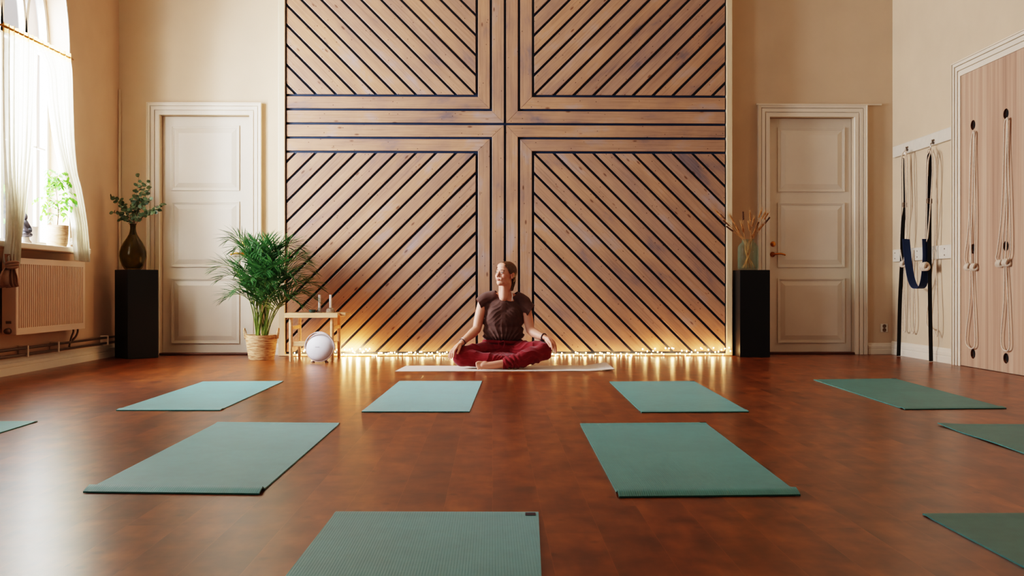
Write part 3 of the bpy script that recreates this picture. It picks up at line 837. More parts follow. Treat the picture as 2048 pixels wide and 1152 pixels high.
# radiator
RY0, RY1, RZ0, RZ1, RXF = 7.54, 8.80, .31, .885, XL+.15
rad = thing('radiator', (XL+.1, (RY0+RY1)/2, RZ0), 'cream ribbed panel radiator on the wall under the window', 'radiator')
mb = MB(); n = 36; vs = []; fs = []
y0, y1, z0, z1 = RY0+.035, RY1-.03, RZ0+.05, RZ1-.045
cols = []
for i in range(n):
    w = (y1-y0)/n; a = y0+i*w
    cols += [(a, 0), (a+w*.12, -.010), (a+w*.48, -.010), (a+w*.6, 0)]
cols.append((y1, 0))
for a, d in cols: vs += [(RXF+d, a, z0), (RXF+d, a, z1)]
fs = [(2*i, 2*i+2, 2*i+3, 2*i+1) for i in range(len(cols)-1)]
mb.add(vs, fs)
mb.box((RXF-.012, RY0, RZ0), (RXF, RY1, z0)); mb.box((RXF-.012, RY0, z1), (RXF, RY1, RZ1)); mb.box((RXF-.012, RY0, z0), (RXF, y0, z1)); mb.box((RXF-.012, y1, z0), (RXF, RY1, z1)); mb.box((RXF-.02, RY0, RZ0), (RXF-.012, RY1, RZ1))
mb.build('front_panel', M['radiator'], rad)
mb = MB(); mb.bbox((RXF-.105, RY0-.004, RZ0+.004), (RXF-.001, RY0+.01, RZ1+.004), .003); mb.build('side_cover', M['radiator'], rad); mb = MB(); mb.bbox((RXF-.105, RY1-.01, RZ0+.004), (RXF-.001, RY1+.004, RZ1+.004), .003); mb.build('side_cover', M['radiator'], rad)
mb = MB(); 
for i in range(30):
    a = RY0+.015+i*(RY1-RY0-.03)/30; mb.box((RXF-.1, a, RZ1-.008), (RXF-.012, a+.03, RZ1))
mb.build('top_grille', M['radiator'], rad)
mb = MB(); mb.bbox((RXF-.1, RY0+.01, RZ0+.02), (RXF-.022, RY1-.01, RZ1-.012), .005); mb.build('water_panel', M['radiator'], rad)
mb = MB(); c = Vector((RXF-.055, RY0-.02, RZ0+.03)); mb.tube([c+Vector((0, -.02, 0)), c+Vector((0, .022, 0))], [.02, .024], 16); mb.build('valve_knob', M['darksteel'], rad, True)
mb = MB(); mb.bbox((RXF-.075, RY0-.0075, RZ0+.085), (RXF-.035, RY0-.004, RZ0+.105), .001); mb.build('badge', M['darksteel'], rad)
for zz in (RZ0+.03, RZ1-.04): mb = MB(); mb.tube([(RXF-.05, RY1+.002, zz), (RXF-.05, RY1+.03, zz)], .012, 12); mb.build('end_plug', M['steel'], rad, True)
for yy in (RY0+.2, RY1-.2):
    mb = MB(); mb.box((XL+.001, yy, RZ0+.02), (RXF-.1, yy+.03, RZ1-.02)); mb.build('wall_bracket', M['steel'], rad)
# pipes
PX = XL+.06
pipes = thing('heating_pipes', (PX, 7.5, .16), 'pair of thin heating pipes running along the left wall above the baseboard', 'pipes')
for zz in (.195, .145): mb = MB(); mb.tube([(PX, 3.2, zz), (PX, 9.9, zz)], .011, 12); mb.build('pipe', M['darksteel'], pipes, True)
for px, py in ((52, 705), (114, 697), (213, 680)):
    y = onX(px, py, PX).y; mb = MB(); mb.bbox((XL+.002, y-.01, .125), (PX+.02, y+.01, .215), .006); mb.build('pipe_bracket', M['trim'], pipes)
yv = RY1-.03
mb = MB(); mb.tube(catmull([(RXF-.05, yv, RZ0+.01), (RXF-.05, yv, RZ0-.03), (RXF-.06, yv-.02, RZ0-.07), (PX, yv-.05, .196)], 5), .009, 10); mb.build('riser_pipe', M['darksteel'], pipes, True)
mb = MB(); mb.tube(catmull([(RXF-.075, yv-.03, RZ0+.01), (RXF-.075, yv-.03, RZ0-.03), (RXF-.085, yv-.05, RZ0-.08), (PX, yv-.08, .15)], 5), .009, 10); mb.build('riser_pipe', M['darksteel'], pipes, True)

# things on the sill
def sill_plant(loc):
    t = thing('potted_plant', loc, 'small green leafy plant in a woven pot on the window sill', 'plant'); L = Vector(loc)
    mb = MB(); mb.lathe([(.0, .0), (.072, 0), (.082, .03), (.088, .1), (.089, .168), (.092, .175), (.085, .175), (.083, .15), (0, .148)], L, 32, cap=False); mb.build('pot', M['wickerpale'], t, True, loc=L, autosmooth=60)
    mb = MB(); mb.lathe([(0, .15), (.082, .15)], L, 24, cap=False); mb.build('soil', M['soil'], t)
    rnd = random.Random(3); st = MB(); lf = MB()
    trunk = [L+Vector((0, .0, .15)), L+Vector((.005, .01, .3)), L+Vector((-.005, 0, .46)), L+Vector((.0, .01, .6))]
    tp = catmull(trunk, 6); st.tube(tp, [.006-.004*i/len(tp) for i in range(len(tp))], 6)
    for k in range(34):
        b = tp[int(4+k*(len(tp)-5)/34)]; a = rnd.uniform(0, 6.28); ln = rnd.uniform(.08, .2)*(1.15-.4*abs(k-12)/22)
        e = b+Vector((math.cos(a)*ln*.75, math.sin(a)*ln, rnd.uniform(.0, .08))); q = bez(b, b+(e-b)*.4+Vector((0, 0, .04)), e+Vector((0, 0, .02)), e+Vector((0, 0, -.03)), 6)
        st.tube(q, .0018, 4)
        for i in range(1, 7):
            for s in (-1, 1):
                if rnd.random() < .2: continue
                d = (q[i]-q[i-1]).normalized(); sd = d.cross(Vector((0, 0, 1))).normalized()*s
                dd = (d*.5+sd*.9+Vector((0, 0, -.5+rnd.uniform(-.4, .3)))).normalized()
                leaf_blade(lf, q[i], dd, Vector((rnd.uniform(-.6, .6), rnd.uniform(-.8, .2), 1)), rnd.uniform(.035, .055), .0135, 4, .12)
    for v in lf.v: v.x = min(v.x, L.x+.2); 
    st.build('stem', M['twig'], t, True); lf.build('foliage', M['sillleaf'], t, True)
sill_plant((XL+.09, 8.38, SILL_Z))
def figure(loc):
    L = Vector(loc); t = thing('stone_figure', loc, 'small dark grey seated stone figure on the sill behind the knotted curtain', 'ornament')
    mb = MB(); mb.lathe([(0, 0), (.05, 0), (.052, .012), (.038, .03), (.034, .05), (.0, .05)], L, 20, cap=False); mb.build('base', M['candle'], t, True, autosmooth=50)
    mb = MB(); mb.ball(L+Vector((0, 0, .085)), (.042, .05, .04)); mb.ball(L+Vector((0, 0, .14)), (.032, .04, .05)); mb.ball(L+Vector((.0, 0, .205)), (.024, .024, .03))
    mb.ball(L+Vector((0, 0, .238)), (.011, .011, .012)); mb.tube([L+Vector((0, 0, .24)), L+Vector((0, 0, .272))], [.006, .001], 8)
    for s in (-1, 1): mb.tube(catmull([L+Vector((0, s*.035, .165)), L+Vector((.02, s*.05, .12)), L+Vector((.036, s*.02, .095))], 5), .013, 8); mb.ball(L+Vector((.01, s*.035, .07)), (.035, .035, .02))
    mb.build('figure', M['stone'], t, True)
figure((XL+.09, 7.80, SILL_Z))
mb = MB(); L = Vector((XL-.03, 8.12, SILL_Z)); mb.lathe([(0, 0), (.055, 0), (.07, .01), (.075, .14), (.078, .15), (.07, .15), (.066, .02), (0, .02)], L, 28, cap=False)
tag(mb.build('flower_pot', M['candle'], None, True, loc=L, autosmooth=50), 'plain white pot standing between the figure and the plant on the sill', 'pot')
L = Vector((XL+.10, 8.60, SILL_Z)); t = thing('tealight_holder', L, 'small amber glass tealight holder right beside the woven pot on the sill', 'candle holder')
mb = MB(); mb.lathe([(0, 0), (.03, 0), (.03, .008), (.008, .014), (.008, .022), (.03, .034), (.034, .06), (.028, .082), (.025, .082), (.03, .06), (.026, .038), (0, .03)], L, 24, cap=False); mb.build('glass', M['candleglass'], t, True, autosmooth=60)
mb = MB(); mb.lathe([(0, .032), (.018, .034), (.018, .05), (0, .05)], L, 16, cap=False); mb.build('tealight', M['candle'], t, True, autosmooth=50)

# ================================================================ PLINTHS, VASE, JAR
def plinth(c, s, h, rot, label):
    mb = MB(); m = Matrix.Translation(Vector(c)) @ Matrix.Rotation(rot, 4, 'Z')
    mb.bbox((-s/2, -s/2, 0.0005), (s/2, s/2, h), .003, mat=m)
    o = mb.build('display_plinth', M['plinth'], None, loc=c); tag(o, label, 'plinth', 'black plinths beside the two doors'); return o
cL = onY(273, 600, 9.62); cL.z = 0; PH = .832
plinth(cL, .296, PH, R(42.5), 'tall black square plinth in the left corner carrying the green vase')
xa, xb = onY(1480, 600, 9.57).x, onY(1540, 600, 9.57).x; s = xb-xa
cR = Vector(((xa+xb)/2, 9.57+s/2, 0)); plinth(cR, s, PH, 0, 'tall black square plinth carrying the jar of dried wheat')

vb = onY(266, 541, 9.60); vb = Vector((vb.x, 9.60, PH+.0005))
vase = thing('glass_vase', vb, 'bulbous dark olive green glass vase on the left black plinth', 'vase')
prof = [(0, 0), (.065, 0), (.078, .008), (.098, .04), (.115, .085), (.123, .13), (.121, .17), (.108, .215), (.084, .262), (.058, .30), (.038, .335), (.029, .365), (.026, .395), (.027, .42), (.034, .432), (.030, .434), (.023, .42), (.022, .38), (.034, .33), (.08, .258), (.115, .17), (.117, .13), (.09, .045), (.06, .012), (0, .012)]
mb = MB(); mb.lathe(prof, vb, 48, cap=False); mb.build('vase_body', M['vaseglass'], vase, True)
# eucalyptus branches are a bunch of their own
mouth = vb+Vector((0, 0, .43))
eu = thing('eucalyptus_bunch', mouth, 'bunch of round leaved eucalyptus branches standing in the green vase', 'branches')
tips = [(222,392,-.02), (236,397,.05), (226,425,-.05), (240,440,.08), (278,352,0), (295,362,-.06), (302,375,.06), (270,385,.1), (328,408,-.03), (318,420,.05), (300,395,-.1), (285,400,.02), (262,400,-.08), (248,415,-.1), (308,425,-.06), (284,372,.06)]
rnd = random.Random(11)
for k, (px, py, dy) in enumerate(tips):
    e = onY(px, py, 9.60+dy); b = mouth+Vector((rnd.uniform(-.012, .012), rnd.uniform(-.012, .012), -.10)); m_ = mouth+Vector((0, 0, .02))
    pts = bez(b, m_, mouth.lerp(e, .5)+Vector((0, 0, .06)), e, 12)
    mb = MB(); mb.tube(pts, [.0028-.0016*i/12 for i in range(13)], 5)
    for i in range(5, 13):
        for s_ in (-1, 1, 0) if i > 7 else (-1, 1):
            if rnd.random() < .2: continue
            d = (pts[i]-pts[i-1]).normalized(); a = rnd.uniform(0, 6.28)
            sd = Vector((math.cos(a), math.sin(a)*.7, rnd.uniform(-.3, .6)))
            leaf_blade(mb, pts[i]-d*rnd.uniform(0, .015), (sd+d*.4).normalized(), Vector((rnd.uniform(-1, 1), -1, rnd.uniform(-.3, .8))), rnd.uniform(.03, .046), rnd.uniform(.013, .019), 5, .05, .12, mi=1, round_=True)
    mb.build('branch', [M['twig'], M['euca']], eu, True)

jb = Vector((onY(1496, 538, 9.71).x, 9.71, PH+.0005))
jar = thing('glass_jar', jb, 'clear glass jar with short neck on the right black plinth', 'jar')
mb = MB(); mb.lathe([(0, 0), (.085, 0), (.098, .01), (.1, .03), (.1, .2), (.096, .232), (.078, .256), (.062, .27), (.058, .285), (.062, .30), (.056, .30), (.053, .285), (.058, .266), (.074, .25), (.091, .228), (.094, .2), (.094, .03), (.08, .014), (0, .014)], jb, 48, cap=False)
mb.build('jar_body', M['jarglass'], jar, True)
wb = thing('dried_wheat_bunch', jb+Vector((0, 0, .02)), 'bunch of dried wheat stems fanning out of the glass jar', 'dried flowers')
heads = [(1431,421), (1446,440), (1460,431), (1472,452), (1486,422), (1500,425), (1508,436), (1518,444), (1523,420), (1531,424), (1540,434), (1527,448), (1483,448), (1452,452), (1512,458), (1536,426), (1440,428), (1497,446)]
for k, (px, py) in enumerate(heads):
    dy = rnd.uniform(-.06, .06); e = onY(px, py, 9.71+dy)
    side = -1 if px > 1492 else 1
    b = jb+Vector((side*rnd.uniform(.01, .075), rnd.uniform(-.05, .05), .02)); nk = jb+Vector((-(side)*rnd.uniform(0, .04), rnd.uniform(-.03, .03), .27))
    pts = catmull([b, jb.lerp(nk, .55)+Vector((0, 0, .015)), nk, e], 5)
    mb = MB(); mb.tube(pts, .002, 5)
    d = (pts[-1]-pts[-3]).normalized(); dark = k % 3 == 1
    L_ = rnd.uniform(.06, .085)
    hp = e-d*L_
    for i in range(9):
        for q in range(3):
            a = q*2.1+i*1.1; o = d.orthogonal().normalized(); o = Matrix.Rotation(a, 3, d) @ o
            c0 = hp+d*(L_*i/9); mb.ball(c0+o*.0055, (.0035, .0035, .008), 6, 4, mat=d.to_track_quat('Z', 'Y').to_matrix(), mi=1 if not dark else 2)
            if not dark: mb.tube([c0+o*.005, c0+o*.012+d*rnd.uniform(.05, .075)], [.0006, .0002], 3, mi=1)
    mb.build('stalk', [M['wheat'], M['wheat'], M['wheatdark']], wb, True)

# ================================================================ PALM
pc = onY(523, 719, 9.34); pc.z = 0.0005
palm = thing('potted_palm', pc, 'bushy green areca palm in a woven basket between left door and bench', 'plant')
mb = MB(); prof = []
nr = 20
for i in range(nr*4+1):
    t = i/(nr*4); prof.append((.112+.036*t**.8+.0024*math.cos(i*math.pi/2), t*.228+.001))
prof = [(0, .001)]+prof+[(.138, .226), (.132, .19), (0, .19)]
mb.lathe(prof, pc, 48, cap=False); mb.build('basket', M['wicker'], palm, True, loc=pc)
for s in (-1, 1):
    mb = MB(); o = pc+Vector((s*.142, 0, .19)); mb.tube(catmull([o+Vector((0, -.035, 0)), o+Vector((s*.012, -.033, .07)), o+Vector((s*.016, 0, .098)), o+Vector((s*.012, .033, .07)), o+Vector((0, .035, 0))], 6), .006, 8)
    mb.build('basket_handle', M['wicker'], palm, True)
mb = MB(); mb.lathe([(0, .2), (.13, .195)], pc, 24, cap=False); mb.build('soil', M['soil'], palm)
fr = [(430,540,-.1), (440,560,.05), (455,482,0), (470,500,.12), (482,520,-.15), (500,505,.0), (520,500,-.12), (540,492,.1), (556,505,-.1), (580,498,.05), (600,498,.12), (612,520,.0), (625,545,.15), (640,578,.0),
      (632,600,-.1), (600,610,-.2), (470,585,-.2), (450,600,.0), (590,560,-.28), (560,540,-.3), (530,545,-.3), (500,560,-.32), (610,560,.2), (575,590,-.32), (548,520,.2), (480,545,.2), (520,515,.25), (605,585,.1), (540,570,-.38), (620,530,-.1)]
rnd = random.Random(5)
for k, (px, py, dy) in enumerate(fr):
    e = onY(px, py, 9.34+dy); a = rnd.uniform(0, 6.28); b = pc+Vector((.05*math.cos(a), .04*math.sin(a), .19))
    h = e-b; mid = b+Vector((h.x*.12, h.y*.12, max(.25, h.z*.75)))
    top = b+Vector((h.x*.55, h.y*.55, h.z+.10+abs(h.x)*.18))
    pts = bez(b, mid, top, e, 24)
    mb = MB(); mb.tube(pts, [.006-.0048*i/24 for i in range(25)], 6, mi=1)
    n = 24; st = 9
    for i in range(st, 25):
        t = (i-st)/(24-st)
        for half in ((0, .5) if i % 2 else (.25,)):
            if i == 24 and half: continue
            p = pts[i].lerp(pts[min(24, i+1)], half); d = (pts[min(24, i+1)]-pts[i-1]).normalized()
            sd = d.cross(Vector((0, 0, 1))); sd = sd.normalized() if sd.length > .05 else Vector((1, 0, 0))
            up = sd.cross(d).normalized()
            ln = (.22*math.sin(math.pi*(.25+.68*t))**.8+.03)*rnd.uniform(.85, 1.1)
            for s in (-1, 1):
                dd = (sd*s*(1-.45*t)+d*(.65+.7*t)+up*.35+Vector((rnd.uniform(-.08, .08), rnd.uniform(-.08, .08), rnd.uniform(-.1, .06)))).normalized()
                leaf_blade(mb, p, dd, up, ln, .0080, 4, rnd.uniform(.03, .15), .35)
    for v in mb.v:
        if v.y > 9.755: v.y = 9.755-(v.y-9.755)*.12
    mb.build('frond', [M['palm'], M['palmstem']], palm, True)

# ================================================================ BENCH with candles, speaker
by0, by1 = 9.06, 9.50
xl0, xl1 = onY(581, 700, by0).x, onY(663.5, 700, by0).x
bench = thing('wooden_bench', ((xl0+xl1)/2, (by0+by1)/2, 0), 'low birch wood bench table carrying two white candles, beside the palm', 'bench')
TZ = .435
mb = MB(); x0, x1 = onY(570, 630, by0).x, onY(676, 630, by0).x
for i in range(6):
    ya = by0-.02+i*(by1-by0+.04)/6; mb.bbox((x0, ya, TZ-.018), (x1, ya+(by1-by0+.04)/6-.0015, TZ), .002)
mb.build('table_top', M['birch'], bench)
mb = MB(); mb.bbox((x0, by0-.022, TZ-.042), (x1, by0-.002, TZ-.0185), .003); mb.build('top_rail', M['birch'], bench); mb = MB(); mb.bbox((x0, by1+.002, TZ-.042), (x1, by1+.022, TZ-.0185), .003); mb.build('top_rail', M['birch'], bench)
for xx in (xl0, xl1):
    for yy in (by0+.017, by1-.017):
        mb = MB(); mb.tube([(xx, yy, .0005), (xx, yy, .03), (xx, yy, TZ-.0185)], [.0125, .016, .017], 16); mb.build('leg', M['birch'], bench, True, autosmooth=50)
for xx in (xl0, xl1):
    for zz in (.30, ):
        mb = MB(); mb.bbox((xx-.009, by0+.03, zz-.016), (xx+.009, by1-.03, zz+.016), .004); mb.build('side_rail', M['birch'], bench)
mb = MB(); mb.bbox((xl0+.008, by0+.03, .145), (xl1-.008, by1-.03, .165), .003); mb.bbox((xl0+.014, by0+.012, .135), (xl1-.014, by0+.03, .178), .003); mb.build('lower_shelf', M['birch'], bench)
mb = MB(); mb.bbox((x1+.0005, by0+.1, TZ-.03), (x1+.055, by1, TZ-.0), .004); mb.build('end_handle', M['birch'], bench)

def candle(px, y, holder, label):
    c = onY(px, 620, y); c.z = TZ+.0005
    t = thing('candle', c, label, 'candle', 'white candles on the bench'); hz = .028 if holder else .03
    mb = MB(); mb.lathe([(0, hz-.012), (.0115, hz-.012), (.0115, .158), (.009, .163), (.002, .161), (0, .161)], c, 20, cap=False); mb.build('wax', M['candle'], t, True, autosmooth=50)
    mb = MB(); mb.tube([c+Vector((0, 0, .158)), c+Vector((.001, 0, .17))], .0012, 6); mb.build('wick', M['lash'], t, True)
    return c
def holder(c, kind, label):
    mb = MB()
    if kind: pr = [(0, 0), (.037, 0), (.041, .006), (.036, .03), (.022, .042), (.0135, .044), (.0125, .030), (.0125, .012), (0, .012)]
    else: pr = [(0, 0), (.024, 0), (.026, .005), (.018, .012), (.015, .03), (.016, .045), (.0135, .045), (.0125, .016), (0, .014)]
    mb.lathe(pr, c, 28, cap=False); o = mb.build('candle_holder', M['mosaic'] if kind else M['candleglass'], None, True, loc=c, autosmooth=50)
    tag(o, label, 'candle holder')
c1 = candle(639, 9.22, False, 'slim white candle in the small glass holder, left one on the bench'); holder(c1, 0, 'small clear glass candle holder on the bench, left one')
c2 = candle(661, 9.22, True, 'slim white candle in the speckled holder, right one on the bench'); holder(c2, 1, 'wide speckled candle holder on the bench, right one')
mb = MB(); c = onY(624.5, 627, 9.20); c.z = TZ+.0005
mb.lathe([(0, 0), (.02, 0), (.03, .012), (.034, .028), (.031, .028), (.026, .012), (0, .006)], c, 28, cap=False)
tag(mb.build('small_bowl', M['teal'], None, True, loc=c, autosmooth=50), 'small dark teal bowl left of the candles on the bench', 'bowl')

# round speaker
sc_ = onY(640, 697, 8.93); sr = .128
t = thing('round_speaker', (sc_.x, sc_.y, 0), 'round pale grey portable speaker with ring handle on the floor by the bench', 'speaker')
rot = Matrix.Rotation(R(-12), 4, 'Z') @ Matrix.Rotation(R(-14), 4, 'X')
fc = Vector((sc_.x, sc_.y, sr+.008))
prof = [(0, -.075)]
mb = MB(); pr = []
for i in range(17):
    a = math.pi/2*i/16; pr.append((sr*.985*math.sin(a), .062*math.cos(a)))
pr += [(sr*.97, -.02), (sr*.85, -.06), (sr*.5, -.085), (0, -.09)]
rm = rot @ Matrix.Rotation(R(90), 4, 'X')
mb.lathe(pr, fc, 56, mat=rm, cap=False); mb.build('speaker_body', M['speaker'], t, True)
def ring(mbx, r, w, th, mat_, a0, a1, n=48):
    vs = []
    for i in range(n+1):
        a = a0+(a1-a0)*i/n
        for rr, yy in ((r, -w/2), (r+th, -w/2), (r+th, w/2), (r, w/2)): vs.append(fc+mat_ @ Vector((rr*math.cos(a), yy, rr*math.sin(a))))
    fs = [(4*i+k, 4*i+(k+1) % 4, 4*i+4+(k+1) % 4, 4*i+4+k) for i in range(n) for k in range(4)]+[(0, 3, 2, 1), (4*n, 4*n+1, 4*n+2, 4*n+3)]
    mbx.add(vs, fs)
mb = MB(); ring(mb, sr*.985, .012, .006, rot, 0, 2*math.pi, 64); mb.build('rim_band', M['speakerband'], t, True, autosmooth=40)
rot2 = rot @ Matrix.Rotation(R(24), 4, 'X')
mb = MB(); ring(mb, sr+.006, .022, .006, rot2, R(-8), R(188), 48); mb.build('ring_handle', M['speaker'], t, True, autosmooth=40)
for sx in (-1, 1):
    mb = MB(); mb.tube([(fc.x+sx*.05, fc.y+.0, .012), (fc.x+sx*.075, fc.y-.02, .0065)], [.012, .006], 10); mb.build('foot', M['speakerband'], t, True)
mb = MB(); m_ = Matrix.Translation(fc) @ rot; mb.bbox((-.02, -.0635, -.012), (.02, -.0612, -.0085), .0005, mat=m_); mb.build('logo_print', M['greylogo'], t)

# ================================================================ FAIRY LIGHTS
def fairy(p0, p1, n, zf, label, seed, lamps):
    rnd = random.Random(seed); pts = []
    for i in range(n):
        px = p0+(p1-p0)*(i+rnd.uniform(-.4, .4))/(n-1)
        y = 9.755-rnd.uniform(0, .05); x = onY(px, 700, y).x
        pts.append(Vector((x, y, max(.009, zf(px)*rnd.uniform(.15, 1)))))
    t = thing('fairy_lights', (pts[0]+pts[-1])/2*1.0, label, 'fairy lights', 'strings of warm fairy lights along the panel foot')
    mb = MB(); q = []
    for i, p in enumerate(pts):
        q.append(p+Vector((0, .006, -.005)))
        if i < n-1: q.append(p.lerp(pts[i+1], .5)+Vector((rnd.uniform(-.01, .01), .002, rnd.uniform(-.004, .012))))
    for v in q: v.z = max(.0025, v.z); v.y = min(v.y, 9.775)
    mb.tube(q, .0008, 5); mb.build('wire', M['wire'], t, True)
    proto = None
    for p in pts:
        if proto is None:
            mb = MB(); mb.ball((0, 0, 0), (.006, .006, .0075), 8, 6); proto = mb.build('bulb', M['bulb'], t, True)
            o = proto
        else: o = proto.copy(); col.objects.link(o); o.parent = t
        o.location = p-t.location
    for px, z, e in lamps:
        L = bpy.data.lights.new('fairy_glow', 'POINT'); L.energy = e*2.6; L.color = (1, .56, .22); L.shadow_soft_size = .012
        lo = bpy.data.objects.new('fairy_glow', L); lo.location = onY(px, 700, 9.725); lo.location.z = z; col.objects.link(lo)
fairy(590, 940, 85, lambda px: .075 if px < 745 else .045, 'dense string of warm fairy lights along the panel foot left of the person', 3,
      [(600, .03, .35), (625, .03, .4), (688, .06, 3.2), (700, .03, 2.6), (716, .06, 3.2), (735, .05, 2.0), (757, .03, .4), (785, .03, .33), (815, .03, .33), (845, .03, .33), (875, .03, .33), (905, .03, .33), (935, .03, .35)])
fairy(960, 1462, 98, lambda px: .085 if px > 1285 else .035, 'string of warm fairy lights from behind the person to the black plinth', 4,
      [(970, .03, .35), (1020, .03, .35), (1060, .03, .3), (1110, .03, .35), (1140, .03, .33), (1170, .03, .35), (1200, .03, .35), (1230, .03, .35), (1260, .03, .4), (1290, .05, .45), (1315, .07, .6), (1345, .07, .7), (1375, .04, .55), (1400, .04, .55), (1425, .06, .7), (1447, .06, .75)])

# ================================================================ RIGHT WALL: rails, straps, ropes, socket
def rail(zc, h, label):
    mb = MB(); mb.bbox((XR-.028, 8.63, zc-h/2), (XR-.0005, 9.93, zc+h/2), .006)
    o = mb.build('wall_rail', M['wallplate'], None); tag(o, label, 'rail', 'white rails on the right wall'); return o
r1 = rail(2.005, .112, 'upper white wooden rail on the right wall with two snap hooks')
r2 = rail(.978, .122, 'lower white wooden rail on the right wall behind the blue sling')
for yy in (8.78, 9.35, 9.87):
    for zz in (.95, 1.005):
        mb = MB(); mb.tube([(XR-.0275, yy, zz), (XR-.031, yy, zz)], .006, 10); mb.build('screw', M['darksteel'], r2, True)
HK = [onX(1812, 297, XR-.045), onX(1864, 283, XR-.045)]
for h in HK:
    mb = MB(); mb.tube([(XR-.028, h.y, h.z), (XR-.033, h.y, h.z)], .022, 16)
    mb.tube([h+Vector((-.0+.01*math.cos(a), .016*math.cos(a), -.004+.018*math.sin(a))) for a in [i*math.pi/8 for i in range(16)]], .004, 8, closed=True)
    mb.tube([h+Vector((-.012+.004*math.cos(a), .013*math.cos(a), -.045+.03*math.sin(a))) for a in [i*math.pi/8 for i in range(16)]], .0035, 8, closed=True)
    mb.build('snap_hook', M['steel'], r1, True)
mb = MB(); h = HK[0]
def ribbon(mbx, pts, w, tw, th=.0025):
    pts = [Vector(p) for p in pts]; m = len(pts); vs = []
    for i, p in enumerate(pts):
        t = (pts[min(i+1, m-1)]-pts[max(i-1, 0)]).normalized(); a = tw[i] if isinstance(tw, list) else tw
        s = Vector((math.cos(a), math.sin(a), 0)); s = (s-t*s.dot(t)).normalized(); n = t.cross(s).normalized()
        vs += [p+s*w/2+n*th/2, p-s*w/2+n*th/2, p-s*w/2-n*th/2, p+s*w/2-n*th/2]
    mbx.add(vs, [(4*i+k, 4*i+(k+1) % 4, 4*i+4+(k+1) % 4, 4*i+4+k) for i in range(m-1) for k in range(4)]+[(0, 3, 2, 1), (4*m-4, 4*m-3, 4*m-2, 4*m-1)])
SX = XR-.075
def strap(pix, w, tws, label, buck):
    pts = catmull([onX(a, b, SX) for a, b in pix], 6); tw = [R(tws[0]+(tws[1]-tws[0])*min(1, 2.5*i/len(pts))) for i in range(len(pts))]
    for p in pts: p.z = max(p.z, .004)
    mb = MB(); ribbon(mb, pts, w, tw); o = mb.build('hanging_strap', M['webbing'], None, loc=pts[0]); tag(o, label, 'strap', 'black straps on the right wall')
    b = onX(buck[0], buck[1], SX); mb = MB(); m_ = Matrix.Translation(b) @ Matrix.Rotation(R(20), 4, 'Z')
    for dz in (-.018, 0, .018): mb.bbox((-w*.62, -.006, dz-.004), (w*.62, .006, dz+.004), .002, mat=m_)
    for sx in (-1, 1): mb.bbox((sx*w*.6-.003, -.006, -.02), (sx*w*.6+.003, .006, .02), .002, mat=m_)
    mb.build('buckle', M['darksteel'], o)
    mb = MB(); q = pts[0]; mb.tube([q+Vector((.018*math.cos(a), .004*math.sin(a), .008+.016*math.sin(a))) for a in [i*math.pi/8 for i in range(16)]], .003, 8, closed=True); mb.build('ring', M['rope'], o, True)
strap([(1807.5,316), (1808.5,350), (1810,409), (1806,450), (1804,520), (1800,600), (1798,680), (1797,713.5)], .042, (60, 12), 'black webbing strap hanging down to the floor, nearer the corner', (1810, 410))
strap([(1859,304), (1859.5,350), (1859,401), (1859,480), (1860,600), (1861.5,690), (1862,723.5)], .042, (15, 15), 'black webbing strap hanging down to the floor, nearer the veneer board', (1859, 402))
# rope sling with blue band
SX2 = XR-.10
sl = thing('rope_sling', onX(1837, 540, SX2), 'white rope sling with a wide blue band hanging between the two black straps', 'sling')
mb = MB(); pts = catmull([onX(a, b, SX2) for a, b in ((1812,478), (1816,520), (1822,556), (1829,573), (1837,577), (1845,572), (1850,552), (1853,515), (1852,478))], 6)
ribbon(mb, pts, .08, R(12)); mb.build('sling_band', M['blue'], sl)
def rp(pix, x, r=.0055, k=6): return catmull([onX(a, b, x) for a, b in pix], k), r
def rope_part(pix, x, parent, r=.0055, name='rope'):
    mb = MB()
    for p in (pix if isinstance(pix[0], list) else [pix]):
        q, _ = rp(p, x, r); mb.tube(q, r, 8)
    mb.build(name, M['rope'], parent, True)
def knot(px, py, x, parent, r=.02, wide=1.0):
    c = onX(px, py, x); mb = MB()
    for k in range(3):
        o = Vector((0, (k-1)*r*.9*wide, 0)); mb.tube([c+o+Vector((r*.8*math.cos(a), .25*r*math.sin(2*a), r*math.sin(a))) for a in [i*math.pi/8 for i in range(16)]], r*.5, 8, closed=True)
    mb.ball(c, (r*.6, r*wide, r*.7)); mb.build('knot', M['rope'], parent, True)
rope_part([[(1810,300), (1803,320), (1803,420), (1800,490), (1805,526)], [(1811,302), (1810,330), (1812,420), (1812,480), (1807,527)], [(1811,300), (1814,330), (1815,440), (1812,484)]], SX2+.005, sl)
rope_part([[(1860,300), (1853,320), (1852,400), (1850,470), (1847,528)], [(1862,302), (1856,330), (1854,430), (1852,480), (1851,530)], [(1863,302), (1865,340), (1857,460), (1853,484)]], SX2+.005, sl)
knot(1806, 528, SX2, sl, .022); knot(1849, 533, SX2-.03, sl, .028, 1.5)
def hang(label, strands, x, knots=(), knotw=1):
    p = onX(*strands[0][0], x); t = thing('hanging_rope', p, label, 'rope', 'white cotton ropes on the right wall'); rope_part(strands, x, t)
    for a, b in knots: knot(a, b, x, t, .022, knotw)
hang('slack white rope loop hanging behind the left black strap', [[(1808,530), (1809,600), (1811,655), (1808.5,664), (1805,655), (1806,600), (1805,534)]], XR-.05)
hang('long thin white rope loop hanging from the lower rail under the blue sling', [[(1826,500), (1821,560), (1820,640), (1823,664), (1827,664), (1830,640), (1828,560), (1827,500)]], XR-.036)
hang('white rope loop hanging close beside the second black strap', [[(1866,300), (1872,330), (1873,420), (1871,500)], [(1871,500), (1873,560), (1876,640), (1874,672), (1868,660), (1857,655), (1853,640), (1857,600), (1868,500)]], XR-.05)
